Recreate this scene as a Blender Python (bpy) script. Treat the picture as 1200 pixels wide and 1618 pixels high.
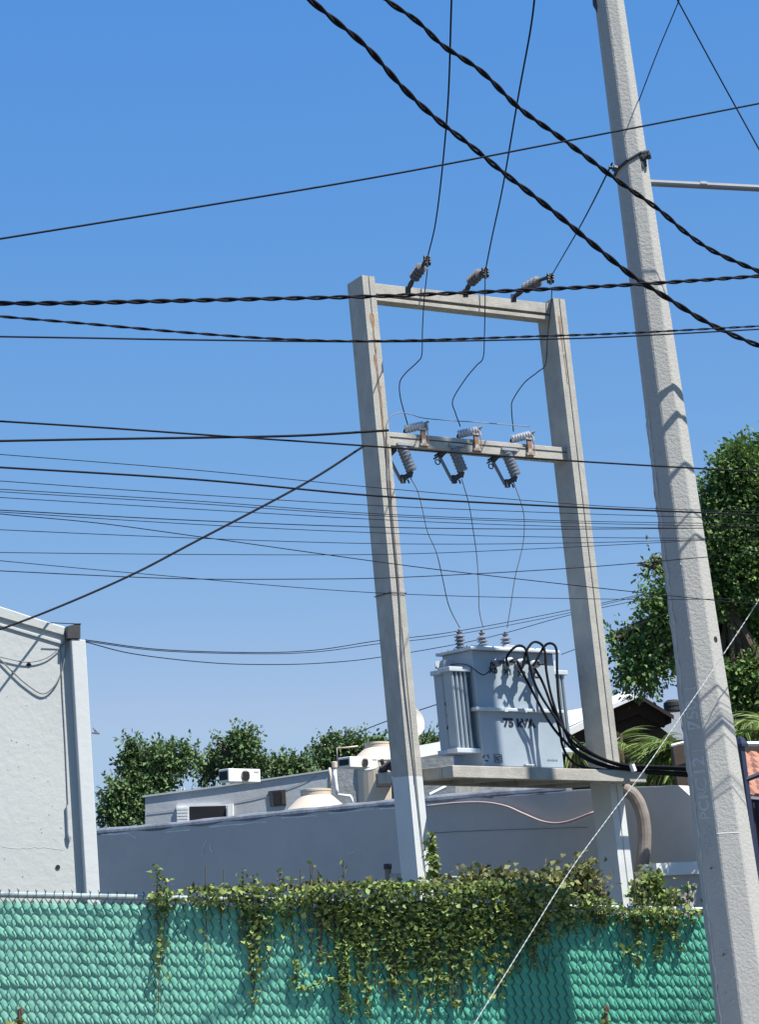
import bpy, math, random
import numpy as np
from mathutils import Vector
random.seed(7); RNG = np.random.default_rng(7)
S = bpy.context.scene
for o in list(bpy.data.objects): bpy.data.objects.remove(o)
C = S.collection
rad = math.radians

# ------------------------------------------------------------------ camera
FPX = 3200.0; PIT = math.atan(660/FPX); ROLL = rad(3.0)
F_ = np.array([0, math.cos(PIT), math.sin(PIT)]); R0 = np.array([1., 0, 0]); U0 = np.array([0, -math.sin(PIT), math.cos(PIT)])
R_ = math.cos(ROLL)*R0-math.sin(ROLL)*U0; U_ = math.sin(ROLL)*R0+math.cos(ROLL)*U0
CAM = np.array([0, 0, 1.6])
cd = bpy.data.cameras.new('camera'); cam = bpy.data.objects.new('camera', cd); C.objects.link(cam)
from mathutils import Matrix
cam.matrix_world = Matrix([[R_[0], U_[0], -F_[0], 0], [R_[1], U_[1], -F_[1], 0], [R_[2], U_[2], -F_[2], 1.6], [0, 0, 0, 1]])
cd.sensor_fit = 'VERTICAL'; cd.sensor_height = 36; cd.lens = FPX*36/1618; cd.clip_end = 3000; cd.clip_start = .1
S.camera = cam
S.render.resolution_x = 760; S.render.resolution_y = 1024

# ------------------------------------------------------------------ light
SUN_EL = 60; SUN_AZ = 56      # azimuth measured from straight behind the camera towards its right
sv = Vector((math.sin(rad(SUN_AZ))*math.cos(rad(SUN_EL)), -math.cos(rad(SUN_AZ))*math.cos(rad(SUN_EL)), math.sin(rad(SUN_EL))))
w = bpy.data.worlds.new('World'); S.world = w; w.use_nodes = True
nt = w.node_tree; nt.nodes.clear()
sky = nt.nodes.new('ShaderNodeTexSky'); sky.sky_type = 'NISHITA'; sky.sun_disc = False
sky.sun_elevation = rad(SUN_EL); sky.sun_rotation = math.atan2(sv.x, sv.y)
sky.altitude = 0; sky.air_density = 1.0; sky.dust_density = .0; sky.ozone_density = 4.5
bg = nt.nodes.new('ShaderNodeBackground'); bg.inputs[1].default_value = .08
wo = nt.nodes.new('ShaderNodeOutputWorld'); hsv = nt.nodes.new('ShaderNodeHueSaturation'); hsv.inputs['Saturation'].default_value = 1.22; hsv.inputs['Value'].default_value = .97
nt.links.new(sky.outputs[0], hsv.inputs['Color'])
# even, whole-sky colour response (flatter blue, as the photograph's sky)
sep = nt.nodes.new('ShaderNodeSeparateColor'); com = nt.nodes.new('ShaderNodeCombineColor'); nt.links.new(hsv.outputs[0], sep.inputs[0]); KS = .08*2**.85
for ch, (ga, am) in enumerate(((.825, .889), (.52, .663), (.13, .783))):
    m1 = nt.nodes.new('ShaderNodeMath'); m1.operation = 'MULTIPLY'; m1.inputs[1].default_value = KS; nt.links.new(sep.outputs[ch], m1.inputs[0])
    m2 = nt.nodes.new('ShaderNodeMath'); m2.operation = 'POWER'; m2.inputs[1].default_value = ga; nt.links.new(m1.outputs[0], m2.inputs[0])
    m3 = nt.nodes.new('ShaderNodeMath'); m3.operation = 'MULTIPLY'; m3.inputs[1].default_value = am/KS; nt.links.new(m2.outputs[0], m3.inputs[0])
    m4 = nt.nodes.new('ShaderNodeMath'); m4.operation = 'MINIMUM'; m4.inputs[1].default_value = (.40, .56, .80)[ch]/KS; nt.links.new(m3.outputs[0], m4.inputs[0]); nt.links.new(m4.outputs[0], com.inputs[ch])
nt.links.new(com.outputs[0], bg.inputs[0]); nt.links.new(bg.outputs[0], wo.inputs[0])
sd = bpy.data.lights.new('sun', 'SUN'); sd.energy = 5.0; sd.angle = rad(.5); sd.color = (1, .96, .88)
so = bpy.data.objects.new('sun', sd); C.objects.link(so); so.rotation_euler = sv.to_track_quat('Z', 'Y').to_euler()
S.view_settings.view_transform = 'Standard'; S.view_settings.look = 'None'; S.view_settings.exposure = .85; S.view_settings.gamma = 1
S.view_settings.use_curve_mapping = False

# ------------------------------------------------------------------ helpers
def at(px, py, Y):
    "world point at depth Y seen in that direction"
    d = F_+(px-600)/FPX*R_-(py-809)/FPX*U_
    return CAM+d*(Y/d[1])
def zdepth(p): return float((np.asarray(p)-CAM)@F_)
def A(*a): return np.array(a, float)

def nrm(v): v = np.asarray(v, float); n = np.linalg.norm(v); return v/n if n > 1e-12 else v
ID = lambda p: p
class MB:
    def __init__(s): s.v = []; s.f = []; s.m = []
    def add(s, vs, fs, T=ID, mi=0):
        b = len(s.v); s.v += [np.asarray(T(A(*p)), float) for p in vs]; s.f += [tuple(b+i for i in f) for f in fs]; s.m += [mi]*len(fs)
    def box(s, a, b, T=ID, mi=0, cut=None):
        x0, y0, z0 = a; x1, y1, z1 = b
        vs = [(x0, y0, z0), (x1, y0, z0), (x1, y1, z0), (x0, y1, z0), (x0, y0, z1), (x1, y0, z1), (x1, y1, z1), (x0, y1, z1)]
        s.add(vs, [(0, 3, 2, 1), (4, 5, 6, 7), (0, 1, 5, 4), (1, 2, 6, 5), (2, 3, 7, 6), (3, 0, 4, 7)], T, mi)
    def tube(s, pts, r, n=8, T=ID, cap=True, mi=0):
        pts = [np.asarray(p, float) for p in pts]; k = len(pts)
        rs = r if hasattr(r, '__len__') else [r]*k
        t = [nrm(pts[min(i+1, k-1)]-pts[max(i-1, 0)]) for i in range(k)]
        up = A(0, 0, 1) if abs(t[0][2]) < .9 else A(1, 0, 0)
        e1 = nrm(np.cross(up, t[0])); vs = []
        for i in range(k):
            e1 = nrm(e1-t[i]*(e1@t[i])); e2 = np.cross(t[i], e1)
            for j in range(n):
                a = 2*math.pi*j/n; vs.append(pts[i]+rs[i]*(math.cos(a)*e1+math.sin(a)*e2))
        fs = [(i*n+j, i*n+(j+1) % n, (i+1)*n+(j+1) % n, (i+1)*n+j) for i in range(k-1) for j in range(n)]
        if cap: fs += [tuple(range(n-1, -1, -1)), tuple((k-1)*n+j for j in range(n))]
        s.add(vs, fs, T, mi)
    def lathe(s, base, axis, prof, n=16, T=ID, mi=0):
        "prof = [(r, h)] along axis from base"
        ax = nrm(axis); up = A(0, 0, 1) if abs(ax[2]) < .9 else A(1, 0, 0)
        e1 = nrm(np.cross(up, ax)); e2 = np.cross(ax, e1); base = np.asarray(base, float); vs = []
        for r, h in prof:
            for j in range(n):
                a = 2*math.pi*j/n; vs.append(base+ax*h+r*(math.cos(a)*e1+math.sin(a)*e2))
        k = len(prof)
        fs = [(i*n+j, i*n+(j+1) % n, (i+1)*n+(j+1) % n, (i+1)*n+j) for i in range(k-1) for j in range(n)]
        fs += [tuple(range(n-1, -1, -1)), tuple((k-1)*n+j for j in range(n))]
        s.add(vs, fs, T, mi)
    def prism(s, poly, v0, v1, T=ID, mi=0):
        "poly in (u,w), extruded over v"
        n = len(poly); vs = [(p[0], v0, p[1]) for p in poly]+[(p[0], v1, p[1]) for p in poly]
        fs = [tuple(range(n)), tuple(range(2*n-1, n-1, -1))]+[(i, i+n, (i+1) % n+n, (i+1) % n) for i in range(n)]
        s.add(vs, fs, T, mi)
    def build(s, name, mat, parent=None, org=None, smooth=False, bevel=0, kind=None):
        me = bpy.data.meshes.new(name)
        o3 = np.zeros(3)
        if org is not None: o3 = np.asarray(org, float)
        elif parent is not None:
            q = parent
            o3 = np.array(parent.get('_o', (0, 0, 0)), float)
        me.from_pydata([tuple(p-o3) for p in s.v], [], s.f)
        mats = mat if isinstance(mat, (list, tuple)) else [mat]
        for m in mats: me.materials.append(m)
        if len(mats) > 1: me.polygons.foreach_set('material_index', s.m)
        me.validate()
        if smooth: me.polygons.foreach_set('use_smooth', [True]*len(me.polygons))
        o = bpy.data.objects.new(name, me); C.objects.link(o)
        if parent is not None: o.parent = parent
        else: o.location = o3
        o['_o'] = tuple(float(c) for c in o3)
        if bevel:
            b = o.modifiers.new('bevel', 'BEVEL'); b.width = bevel; b.segments = 2; b.limit_method = 'ANGLE'
        if kind: o['kind'] = kind
        if smooth:
            try:
                m_ = o.modifiers.new('wn', 'WEIGHTED_NORMAL'); m_.keep_sharp = True
            except Exception: pass
        return o

def thing(name, loc, label, cat, group=None):
    o = bpy.data.objects.new(name, None); C.objects.link(o); o.location = tuple(loc); o.empty_display_size = .1
    o['_o'] = tuple(float(c) for c in loc); o['label'] = label; o['category'] = cat
    if group: o['group'] = group
    return o
def tag(o, label, cat, group=None):
    o['label'] = label; o['category'] = cat
    if group: o['group'] = group
    return o
def copy_thing(root, delta, label, sub=None):
    def cp(o, par):
        c = o.copy(); C.objects.link(c)
        if par is not None: c.parent = par
        for ch in [x for x in o.children]: cp(ch, c)
        return c
    r = cp(root, None); r.location = Vector(root.location)+Vector(tuple(delta)); r['label'] = label
    return r

def catmull(pts, n=8):
    pts = [np.asarray(p, float) for p in pts]
    if len(pts) == 2: return [pts[0]+(pts[1]-pts[0])*i/n for i in range(n+1)]
    P = [2*pts[0]-pts[1]]+pts+[2*pts[-1]-pts[-2]]; out = []
    for i in range(1, len(P)-2):
        for k in range(n):
            t = k/n
            out.append(.5*((2*P[i])+(-P[i-1]+P[i+1])*t+(2*P[i-1]-5*P[i]+4*P[i+1]-P[i+2])*t*t+(-P[i-1]+3*P[i]-3*P[i+1]+P[i+2])*t**3))
    out.append(pts[-1]); return out
def path(px, Y0, Y1, n=8, along='x'):
    "smooth 3D path through picture directions with depth going Y0 -> Y1 (straight in space)"
    q = catmull([A(*p) for p in px], n)
    L = [0.]
    for i in range(1, len(q)): L.append(L[-1]+np.linalg.norm(q[i]-q[i-1]))
    out = [at(p[0], p[1], 1/((1/Y0)*(1-l/L[-1])+(1/Y1)*l/L[-1])) for p, l in zip(q, L)]
    # lines that leave the picture go on in the same direction
    (xa, ya), (xb, yb) = px[0], px[-1]
    if xa <= -50 or ya <= -30: out[0] = out[0]+nrm(out[0]-out[1])*5.5
    if xb >= 1235 or yb <= -30 or yb >= 1700: out[-1] = out[-1]+nrm(out[-1]-out[-2])*(9 if yb < 1700 else 1.0)
    return out

# ------------------------------------------------------------------ materials
def mat(name, col, rough=.8, var=.12, scale=3., bump=.0, bscale=40., metal=0., spec=.3, col2=None, c2scale=.6, c2lo=.5, c2hi=.7,
        streak=0., streakcol=(.1, .07, .05), island=0., trans=0.):
    m = bpy.data.materials.new(name); m.use_nodes = True; N = m.node_tree.nodes; L = m.node_tree.links
    b = N['Principled BSDF']; b.inputs['Roughness'].default_value = rough; b.inputs['Metallic'].default_value = metal
    b.inputs['Specular IOR Level'].default_value = spec
    tc = N.new('ShaderNodeTexCoord'); co = tc.outputs['Object']
    def noise(sc, det=5, vec=None, r=.6):
        n = N.new('ShaderNodeTexNoise'); n.inputs['Scale'].default_value = sc; n.inputs['Detail'].default_value = det; n.inputs['Roughness'].default_value = r
        L.new(vec or co, n.inputs['Vector']); return n.outputs['Fac']
    def ramp(fac, lo, hi):
        mr = N.new('ShaderNodeMapRange'); mr.inputs[1].default_value = lo; mr.inputs[2].default_value = hi; L.new(fac, mr.inputs[0]); return mr.outputs[0]
    def mix(fac, a, bb, typ='MIX'):
        mx = N.new('ShaderNodeMix'); mx.data_type = 'RGBA'; mx.blend_type = typ
        if isinstance(fac, float): mx.inputs[0].default_value = fac
        else: L.new(fac, mx.inputs[0])
        for s_, v_ in ((mx.inputs[6], a), (mx.inputs[7], bb)):
            if isinstance(v_, tuple): s_.default_value = (*v_, 1)
            else: L.new(v_, s_)
        return mx.outputs[2]
    c = mix(ramp(noise(scale), .3, .7), tuple(x*(1-var) for x in col), tuple(min(1, x*(1+var)) for x in col))
    if col2: c = mix(ramp(noise(c2scale, 6, r=.7), c2lo, c2hi), c, col2)
    if streak > 0:
        mp = N.new('ShaderNodeMapping'); mp.inputs['Scale'].default_value = (14, 14, .9); L.new(co, mp.inputs[0])
        c = mix(ramp(noise(1., 6, mp.outputs[0], .65), 1-streak*.75, 1.0-streak*.35), c, streakcol)
    if island > 0:
        g = N.new('ShaderNodeNewGeometry'); mr = N.new('ShaderNodeMapRange'); mr.inputs[3].default_value = 1-island; mr.inputs[4].default_value = 1+island
        L.new(g.outputs['Random Per Island'], mr.inputs[0])
        hs = N.new('ShaderNodeHueSaturation'); L.new(mr.outputs[0], hs.inputs['Value']); L.new(c, hs.inputs['Color'])
        mr2 = N.new('ShaderNodeMapRange'); mr2.inputs[3].default_value = .47; mr2.inputs[4].default_value = .515
        wn = N.new('ShaderNodeTexWhiteNoise'); wn.noise_dimensions = '1D'; L.new(g.outputs['Random Per Island'], wn.inputs['W']); L.new(wn.outputs[0], mr2.inputs[0]); L.new(mr2.outputs[0], hs.inputs['Hue'])
        c = hs.outputs[0]
    L.new(c, b.inputs['Base Color'])
    if bump > 0:
        bn = N.new('ShaderNodeBump'); bn.inputs['Strength'].default_value = bump; bn.inputs['Distance'].default_value = .02
        L.new(noise(bscale, 6), bn.inputs['Height']); L.new(bn.outputs[0], b.inputs['Normal'])
    if trans > 0:
        tr = N.new('ShaderNodeBsdfTranslucent'); L.new(c, tr.inputs['Color']); ms = N.new('ShaderNodeMixShader'); ms.inputs[0].default_value = trans
        L.new(b.outputs[0], ms.inputs[1]); L.new(tr.outputs[0], ms.inputs[2]); L.new(ms.outputs[0], N['Material Output'].inputs[0])
    return m
M = {}
M['post'] = mat('post_concrete', (.385, .37, .33), .85, .12, 5, .35, 60, col2=(.31, .30, .28), c2scale=4.5, c2lo=.45, c2hi=.8, streak=.5, streakcol=(.20, .17, .145))
M['rust'] = mat('rust_streak', (.25, .17, .115), .9, .3, 12)
M['post_paint'] = mat('post_pale_paint', (.56, .58, .58), .7, .05, 3, .1, 30)
M['beam'] = mat('beam_concrete', (.39, .37, .33), .85, .12, 6, .3, 60, col2=(.24, .215, .19), c2scale=4, c2lo=.48, c2hi=.8)
M['pole'] = mat('pole_concrete', (.375, .37, .345), .9, .08, 3, .32, 60, col2=(.32, .315, .30), c2scale=3, c2lo=.45, c2hi=.7)
M['polesm'] = mat('pole_relief', (.44, .44, .42), .8, .1, 9, .3, 60)
M['tank'] = mat('transformer_paint', (.30, .36, .415), .5, .05, 2.5, .06, 20, spec=.4, col2=(.27, .32, .36), c2scale=3.5, c2lo=.5, c2hi=.85, streak=.3, streakcol=(.19, .20, .20))
M['tank2'] = mat('transformer_trim', (.46, .51, .55), .45, .06, 6, .05, 30, spec=.5)
M['black'] = mat('black_rubber', (.010, .011, .015), .8, .2, 8, spec=.12)
M['wire'] = mat('dark_wire', (.012, .014, .022), .8, .2, 6, spec=.12)
M['greywire'] = mat('grey_wire', (.16, .17, .19), .5, .15, 6, spec=.5)
M['steel'] = mat('galvanised_steel', (.33, .34, .36), .45, .15, 20, metal=.4, spec=.5)
M['darkmetal'] = mat('dark_weathered_metal', (.06, .06, .065), .6, .3, 20, metal=.3)
M['rustmetal'] = mat('rusty_bracket', (.25, .15, .10), .85, .3, 25, col2=(.40, .39, .37), c2scale=9, c2lo=.5, c2hi=.6)
M['porc'] = mat('grey_porcelain', (.15, .17, .205), .3, .08, 12, spec=.6)
M['silver'] = mat('silver_polymer', (.42, .44, .48), .4, .08, 12, spec=.5)
M['pinkdisc'] = mat('dusty_disc', (.125, .12, .13), .6, .12, 14)
M['ink'] = mat('black_lettering', (.02, .025, .04), .6, .1, 10)
M['wallL'] = mat('white_render', (.45, .465, .455), .9, .035, 1.1, .25, 14, col2=(.41, .43, .43), c2scale=.9, c2lo=.5, c2hi=.8, streak=.3, streakcol=(.36, .365, .35))
M['pil'] = mat('pilaster_render', (.52, .54, .54), .9, .04, 1.5, .15, 14)
M['pilside'] = mat('pilaster_side', (.40, .43, .45), .9, .05, 1.5, .15, 14)
M['greywall'] = mat('grey_painted_wall', (.54, .50, .46), .85, .05, .8, .15, 20, col2=(.43, .41, .385), c2scale=.45, c2lo=.4, c2hi=.75, streak=.38, streakcol=(.33, .33, .33))
M['coping'] = mat('coping_paint', (.20, .22, .25), .6, .25, 5, .3, 20, col2=(.10, .115, .135), c2scale=3, c2lo=.45, c2hi=.7)
M['chip'] = mat('peeled_white', (.75, .76, .77), .8, .1, 8)
M['house'] = mat('blue_grey_render', (.40, .42, .44), .9, .06, 1.2, .25, 10, col2=(.50, .51, .52), c2scale=.8, c2lo=.5, c2hi=.75, streak=.28, streakcol=(.22, .24, .28))
M['rough'] = mat('bare_block_wall', (.33, .34, .34), .95, .18, 2, .7, 9, col2=(.17, .17, .17), c2scale=2.6, c2lo=.55, c2hi=.75)
M['white'] = mat('white_paint', (.78, .78, .76), .6, .04, 3)
M['acbody'] = mat('white_metal_case', (.74, .74, .70), .5, .04, 3)
M['beige'] = mat('beige_plastic', (.56, .475, .375), .5, .04, 2, .05, 8)
M['dark'] = mat('dark_opening', (.02, .02, .022), .7, .2, 3)
M['brown'] = mat('dark_brown_board', (.035, .025, .022), .85, .2, 3, .2, 12)
M['brownwall'] = mat('brown_wall', (.075, .056, .046), .9, .12, 3, .2, 12)
M['tile'] = mat('clay_tile', (.30, .17, .095), .85, .25, 3, .2, 14, island=.2)
M['navy'] = mat('navy_painted_metal', (.02, .024, .052), .5, .15, 6, spec=.5)
M['rope'] = mat('white_rope', (.42, .43, .43), .8, .1, 30)
M['conduit'] = mat('dusty_conduit', (.215, .185, .165), .8, .12, 5, .2, 30)
M['ground'] = mat('packed_earth', (.065, .065, .05), .95, .2, .8, .4, 6, col2=(.12, .13, .08), c2scale=.3)
M['asphalt'] = mat('asphalt', (.055, .055, .055), .9, .15, 3, .5, 60)
M['kerb'] = mat('kerb_concrete', (.32, .31, .29), .9, .1, 3, .3, 30)
M['leafR'] = mat('tree_leaves', (.10, .18, .05), .55, .2, .6, island=.4, trans=.25, spec=.35)
M['leafL'] = mat('far_tree_leaves', (.095, .16, .058), .6, .2, .5, island=.38, trans=.15)
M['leafV'] = mat('vine_leaves', (.20, .275, .085), .55, .15, 2, island=.45, trans=.25)
M['leafB'] = mat('dry_vine_leaves', (.15, .165, .06), .65, .2, 3, island=.45, trans=.2)
M['leafP'] = mat('palm_leaves', (.15, .22, .055), .5, .15, 3, island=.4, trans=.25)
M['twig'] = mat('bark', (.10, .075, .055), .95, .2, 6, .4, 20)
M['fwire'] = mat('green_vinyl_wire', (.010, .045, .036), .5, .2, 9, spec=.3)
M['rail'] = mat('galvanised_rail', (.32, .38, .38), .45, .1, 6, metal=.3)

def green_fabric():
    m = mat('green_slat', (.09, .38, .27), .6, .12, 5, .15, 60, spec=.25)
    N = m.node_tree.nodes; L = m.node_tree.links; b = N['Principled BSDF']
    tc = N.new('ShaderNodeTexCoord'); sx = N.new('ShaderNodeSeparateXYZ'); L.new(tc.outputs['Object'], sx.inputs[0])
    old = b.inputs['Base Color'].links[0].from_socket
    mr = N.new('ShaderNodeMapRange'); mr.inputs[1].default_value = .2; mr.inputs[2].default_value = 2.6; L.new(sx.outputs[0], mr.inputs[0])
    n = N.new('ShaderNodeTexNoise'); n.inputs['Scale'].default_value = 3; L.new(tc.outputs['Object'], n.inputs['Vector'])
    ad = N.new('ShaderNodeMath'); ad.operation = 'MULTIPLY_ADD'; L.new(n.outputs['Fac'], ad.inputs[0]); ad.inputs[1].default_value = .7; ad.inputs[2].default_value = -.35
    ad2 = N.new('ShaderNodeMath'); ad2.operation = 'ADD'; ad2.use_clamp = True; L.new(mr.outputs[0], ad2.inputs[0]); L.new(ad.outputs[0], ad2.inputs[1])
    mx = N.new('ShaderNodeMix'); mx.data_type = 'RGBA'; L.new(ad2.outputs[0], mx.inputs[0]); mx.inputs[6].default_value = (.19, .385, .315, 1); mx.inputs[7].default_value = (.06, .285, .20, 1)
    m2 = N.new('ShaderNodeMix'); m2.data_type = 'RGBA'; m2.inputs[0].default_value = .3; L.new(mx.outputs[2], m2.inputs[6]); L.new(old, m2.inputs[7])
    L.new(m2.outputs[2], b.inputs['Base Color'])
    return m
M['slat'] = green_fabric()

# ================================================================== SETTING
g = MB(); g.add([(-400, -60, 0), (400, -60, 0), (400, 900, 0), (-400, 900, 0)], [(0, 1, 2, 3)])
g.build('ground', M['ground'], org=(0, 0, 0), kind='structure')
g = MB(); g.add([(-60, -8, .004), (60, -8, .004), (60, 8.6, .004), (-60, 8.6, .004)], [(0, 1, 2, 3)])
g.build('road', M['asphalt'], org=(0, 0, 0), kind='structure')
g = MB(); g.box((-60, 8.6, -.1), (60, 10.95, .13)); g.build('pavement', M['kerb'], org=(0, 0, 0), kind='structure', bevel=.01)

# ---- local axes of the two-post frame (fitted, metres)
FO = A(.1562, 21.3, 3.2656); FU = A(.927, .364, -.045); FV = A(-.432, .899, .047); FW = A(-.039, .029, .998)
def T(p): return FO+p[0]*FU+p[1]*FV+p[2]*FW
Minv = np.linalg.inv(np.array([FU, FV, FW]).T)
def uw(px, py, v):
    "frame coordinates of the point of plane v seen in that direction"
    d = F_+(px-600)/FPX*R_-(py-809)/FPX*U_
    q0 = Minv@(CAM-FO); dd = Minv@d
    t = (v-q0[1])/dd[1]; q = q0+t*dd
    return q[0], q[2]
def uvw(px, py, v): u_, w_ = uw(px, py, v); return T(A(u_, v, w_))
SP = 2.352; WT = 5.46; WM = 3.683

# ---- left and right posts + beams = one two-post frame
fr = thing('post_frame', T((0, 0, -3.25)), 'tall concrete two-post frame with two cross beams carrying the grey transformer', 'power pole frame')
for k, u0 in enumerate((0, SP)):
    m = MB()
    def ring(w_):
        t = (w_+.46)/5.9; a = .157+(.148-.157)*t; b = .40
        # section with a shallow groove down the street face
        return [(u0, 0), (u0+a*.46, 0), (u0+a*.48, .012), (u0+a*.54, .012), (u0+a*.56, 0), (u0+a, 0), (u0+a, b), (u0, b)]
    ws = [-3.3, -.105, -.100, .9, 2.2, 3.4, 4.6, WT+(.0 if k == 0 else -.005)]
    vs = []
    for w_ in ws:
        for (x, y) in ring(w_): vs.append((x, y, w_))
    n = 8
    for i in range(len(ws)-1):
        m.add([vs[i*n+j] for j in range(n)]+[vs[(i+1)*n+j] for j in range(n)],
              [(j, (j+1) % n, n+(j+1) % n, n+j) for j in range(n)], T, 1 if i == 0 else 0)
    m.add([vs[(len(ws)-1)*n+j] for j in range(n)], [tuple(range(n))], T, 0)
    # weathered lighter cap collar
    o = m.build('post', [M['post'], M['post_paint']], fr)
    o['label'] = ['left concrete post, nearer, with rust streaks', 'right concrete post, farther, standing through the platform'][k]
# rust streak sheets: real thin crusts of rust on the left post
for (px, py, ln_, wd) in ((588, 495, 60, 7), (593, 560, 60, 4), (600, 610, 80, 4), (609, 690, 50, 5), (615, 760, 110, 5), (624, 870, 120, 4), (884, 500, 60, 4), (892, 560, 50, 3)):
    u_, w_ = uw(px, py, 0); h = ln_/141; b = wd/139/2
    m = MB(); pts = []
    for i in range(9):
        t = i/8; ww = b*(1-.6*t)*(1+.5*random.uniform(-1, 1)); cx = u_-.00*t+random.uniform(-.2, .2)*b
        pts.append((cx-ww, cx+ww, w_-h*t))
    vs = []
    for (l, r, z) in pts: vs += [(l, -.0025, z), (r, -.0025, z), (l, .002, z), (r, .002, z)]
    fs = []
    for i in range(8):
        a = i*4; c = a+4; fs += [(a, c, c+1, a+1), (a+1, c+1, c+3, a+3), (a, a+2, c+2, c)]
    m.add(vs, fs, T); m.build('rust_streak', M['rust'], fr)

def channel_beam(w_top, u0, u1, v0, v1, h, name):
    m = MB(); t = .035
    m.box((u0, v0, w_top-h*.62), (u1, v0+t, w_top), T)               # street flange
    m.box((u0, v0+t, w_top-h*.55), (u1, v1-t, w_top-.012), T)
    m.box((u0, v1-t, w_top-h*.62), (u1, v1, w_top-.002), T)
    m.box((u0, v0+.008, w_top-h), (u1, v1-.01, w_top-h*.78), T)      # lower flange with shadow gap
    m.box((u0, v0+.05, w_top-h*.8), (u1, v1-.05, w_top-h*.5), T)
    return m.build(name, M['beam'], fr, bevel=.004)
channel_beam(WT-.045, .145, SP+.003, .10, .30, .20, 'cross_beam')
m = MB()
m.box((.145, .094, WM-.155), (SP+.003, .27, WM), T); 
m.build('cross_beam', M['beam'], fr, bevel=.006)
m = MB(); m.box((.15, .088, WM-.060), (SP-.0, .0935, WM-.050), T); m.build('beam_joint', M['darkmetal'], fr)

# wires clipped down the street face of the left post
for i, pts in enumerate([[(612, 690), (611, 705), (613, 760), (617, 800), (622, 850), (627, 900), (632, 960), (635, 1040), (641, 1100), (648, 1160), (656, 1228), (664, 1300), (672, 1372)],
                         [(614, 700), (618, 780), (624, 850), (630, 910), (633, 960), (638, 1060), (645, 1130), (653, 1200), (656, 1236)]]):
    m = MB(); m.tube([uvw(x, y, -.012) for x, y in catmull(pts, 5)], .006 if i == 0 else .004, 6)
    tag(m.build('ground_wire', M['greywire'], org=uvw(*pts[-1], -.012)), ['thin grey earth wire running the whole length of the left frame post', 'second thin wire clipped beside the earth wire, ending at the pale painted part'][i], 'wire')
m = MB(); m.tube([T(p) for p in [(-.012, .41, 1.86), (-.012, -.014, 1.86), (.165, -.014, 1.86), (.165, .41, 1.86)]], .006, 6)
m.build('steel_strap', M['darkmetal'], fr)

# ---- platform
pl = thing('transformer_platform', T((1.5, .5, -.16)), 'concrete platform slab with edge beams held between the two frame posts under the transformer', 'platform')
PL0, PL1, PF, PB = .318, 2.83, -.376, 1.46
rr = uw(1021, 1222, PF)[0]; PL1 = rr
def Tp(p):  # platform with the slight slope of its own seen in the photograph
    return T(A(p[0], p[1], p[2]+.016*(p[0]-1.3)*0))
m = MB(); m.box((PL0, PF, -.128), (PL1, PF+.24, 0), Tp); m.build('edge_beam', M['beam'], pl, bevel=.008)
m = MB(); m.box((PL0, PB-.24, -.128), (PL1, PB, -.003), Tp); m.build('edge_beam', M['beam'], pl, bevel=.008)
m = MB(); m.box((PL0-.003, PF+.242, -.131), (PL0+.2, PB-.242, -.004), Tp); m.build('end_beam', M['beam'], pl, bevel=.006)
m = MB(); m.box((PL1-.2, PF+.242, -.131), (PL1-.002, PB-.242, -.004), Tp); m.build('end_beam', M['beam'], pl, bevel=.006)
for c in (1.1, 1.9):
    m = MB(); m.box((c, PF+.242, -.12), (c+.13, PB-.242, -.04), Tp); m.build('joist', M['beam'], pl, bevel=.005)
m = MB(); m.box((PL0+.202, PF+.243, -.036), (PL1-.202, PB-.243, -.006), Tp); m.build('deck_slab', M['beam'], pl)
for (px, py) in ((676, 1236), (682, 1236)):
    u_, w_ = uw(px, py, .9); m = MB(); m.lathe(T((PL0-.004, .95 if px < 680 else 1.02, -.075)), -FU, [(.02, 0), (.02, .02), (.012, .022), (.012, .03)], 8); m.build('bolt', M['steel'], pl)

# ---- transformer
BV0, BV1 = .12, .84
uL = uw(747, 1027, BV0)[0]; uL2 = uw(763, 1200, BV0)[0]; uR = uw(878, 1032, BV0)[0]; uR2 = uw(888, 1193, BV0)[0]
UL = (uL+uL2)/2; UR = (uR+uR2)/2
wTop = uw(746, 1027, BV0)[1]; wMid = uw(757, 1120, BV0)[1]
tr = thing('transformer', T(((UL+UR)/2, .48, 0)), 'pale blue-grey oil transformer with side radiators marked 75 kVA on the platform', 'transformer')
m = MB(); m.box((UL+.01, BV0+.01, .03), (UR-.01, BV1-.01, wMid+.0), T); m.build('lower_tank', M['tank'], tr, bevel=.01)
m = MB(); m.box((UL, BV0, wMid+.001), (UR, BV1, wTop), T); m.build('upper_tank', M['tank'], tr, bevel=.01)
m = MB(); m.box((UL+.06, BV0+.05, .0), (UR-.06, BV0+.13, .03), T); m.box((UL+.06, BV1-.13, .0), (UR-.06, BV1-.05, .03), T); m.build('base_channel', M['tank2'], tr)
m = MB(); m.box((UL-.04, BV0-.045, wMid-.018), (UR+.035, BV1+.03, wMid+.018), T); m.build('seam_flange', M['tank2'], tr, bevel=.006)
for t in (.12, .32, .55, .75, .93):
    x = UL+t*(UR-UL); m = MB(); m.box((x-.02, BV0-.049, wMid-.024), (x+.02, BV0-.03, wMid+.024), T); m.build('flange_clamp', M['tank2'], tr)
m = MB(); m.box((UL-.05, BV0-.07, wTop), (UR+.05, BV1+.06, wTop+.035), T)
m.box((UL+.05, BV0+.05, wTop+.036), (UR-.03, BV1-.05, wTop+.06), T); m.build('lid', M['tank2'], tr, bevel=.008)
m = MB(); m.lathe(T((UL+.52, .3, wTop+.06)), FW, [(.10, 0), (.10, .015), (.03, .018), (.03, .04)], 20); m.build('hatch_cover', M['tank2'], tr)
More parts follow.
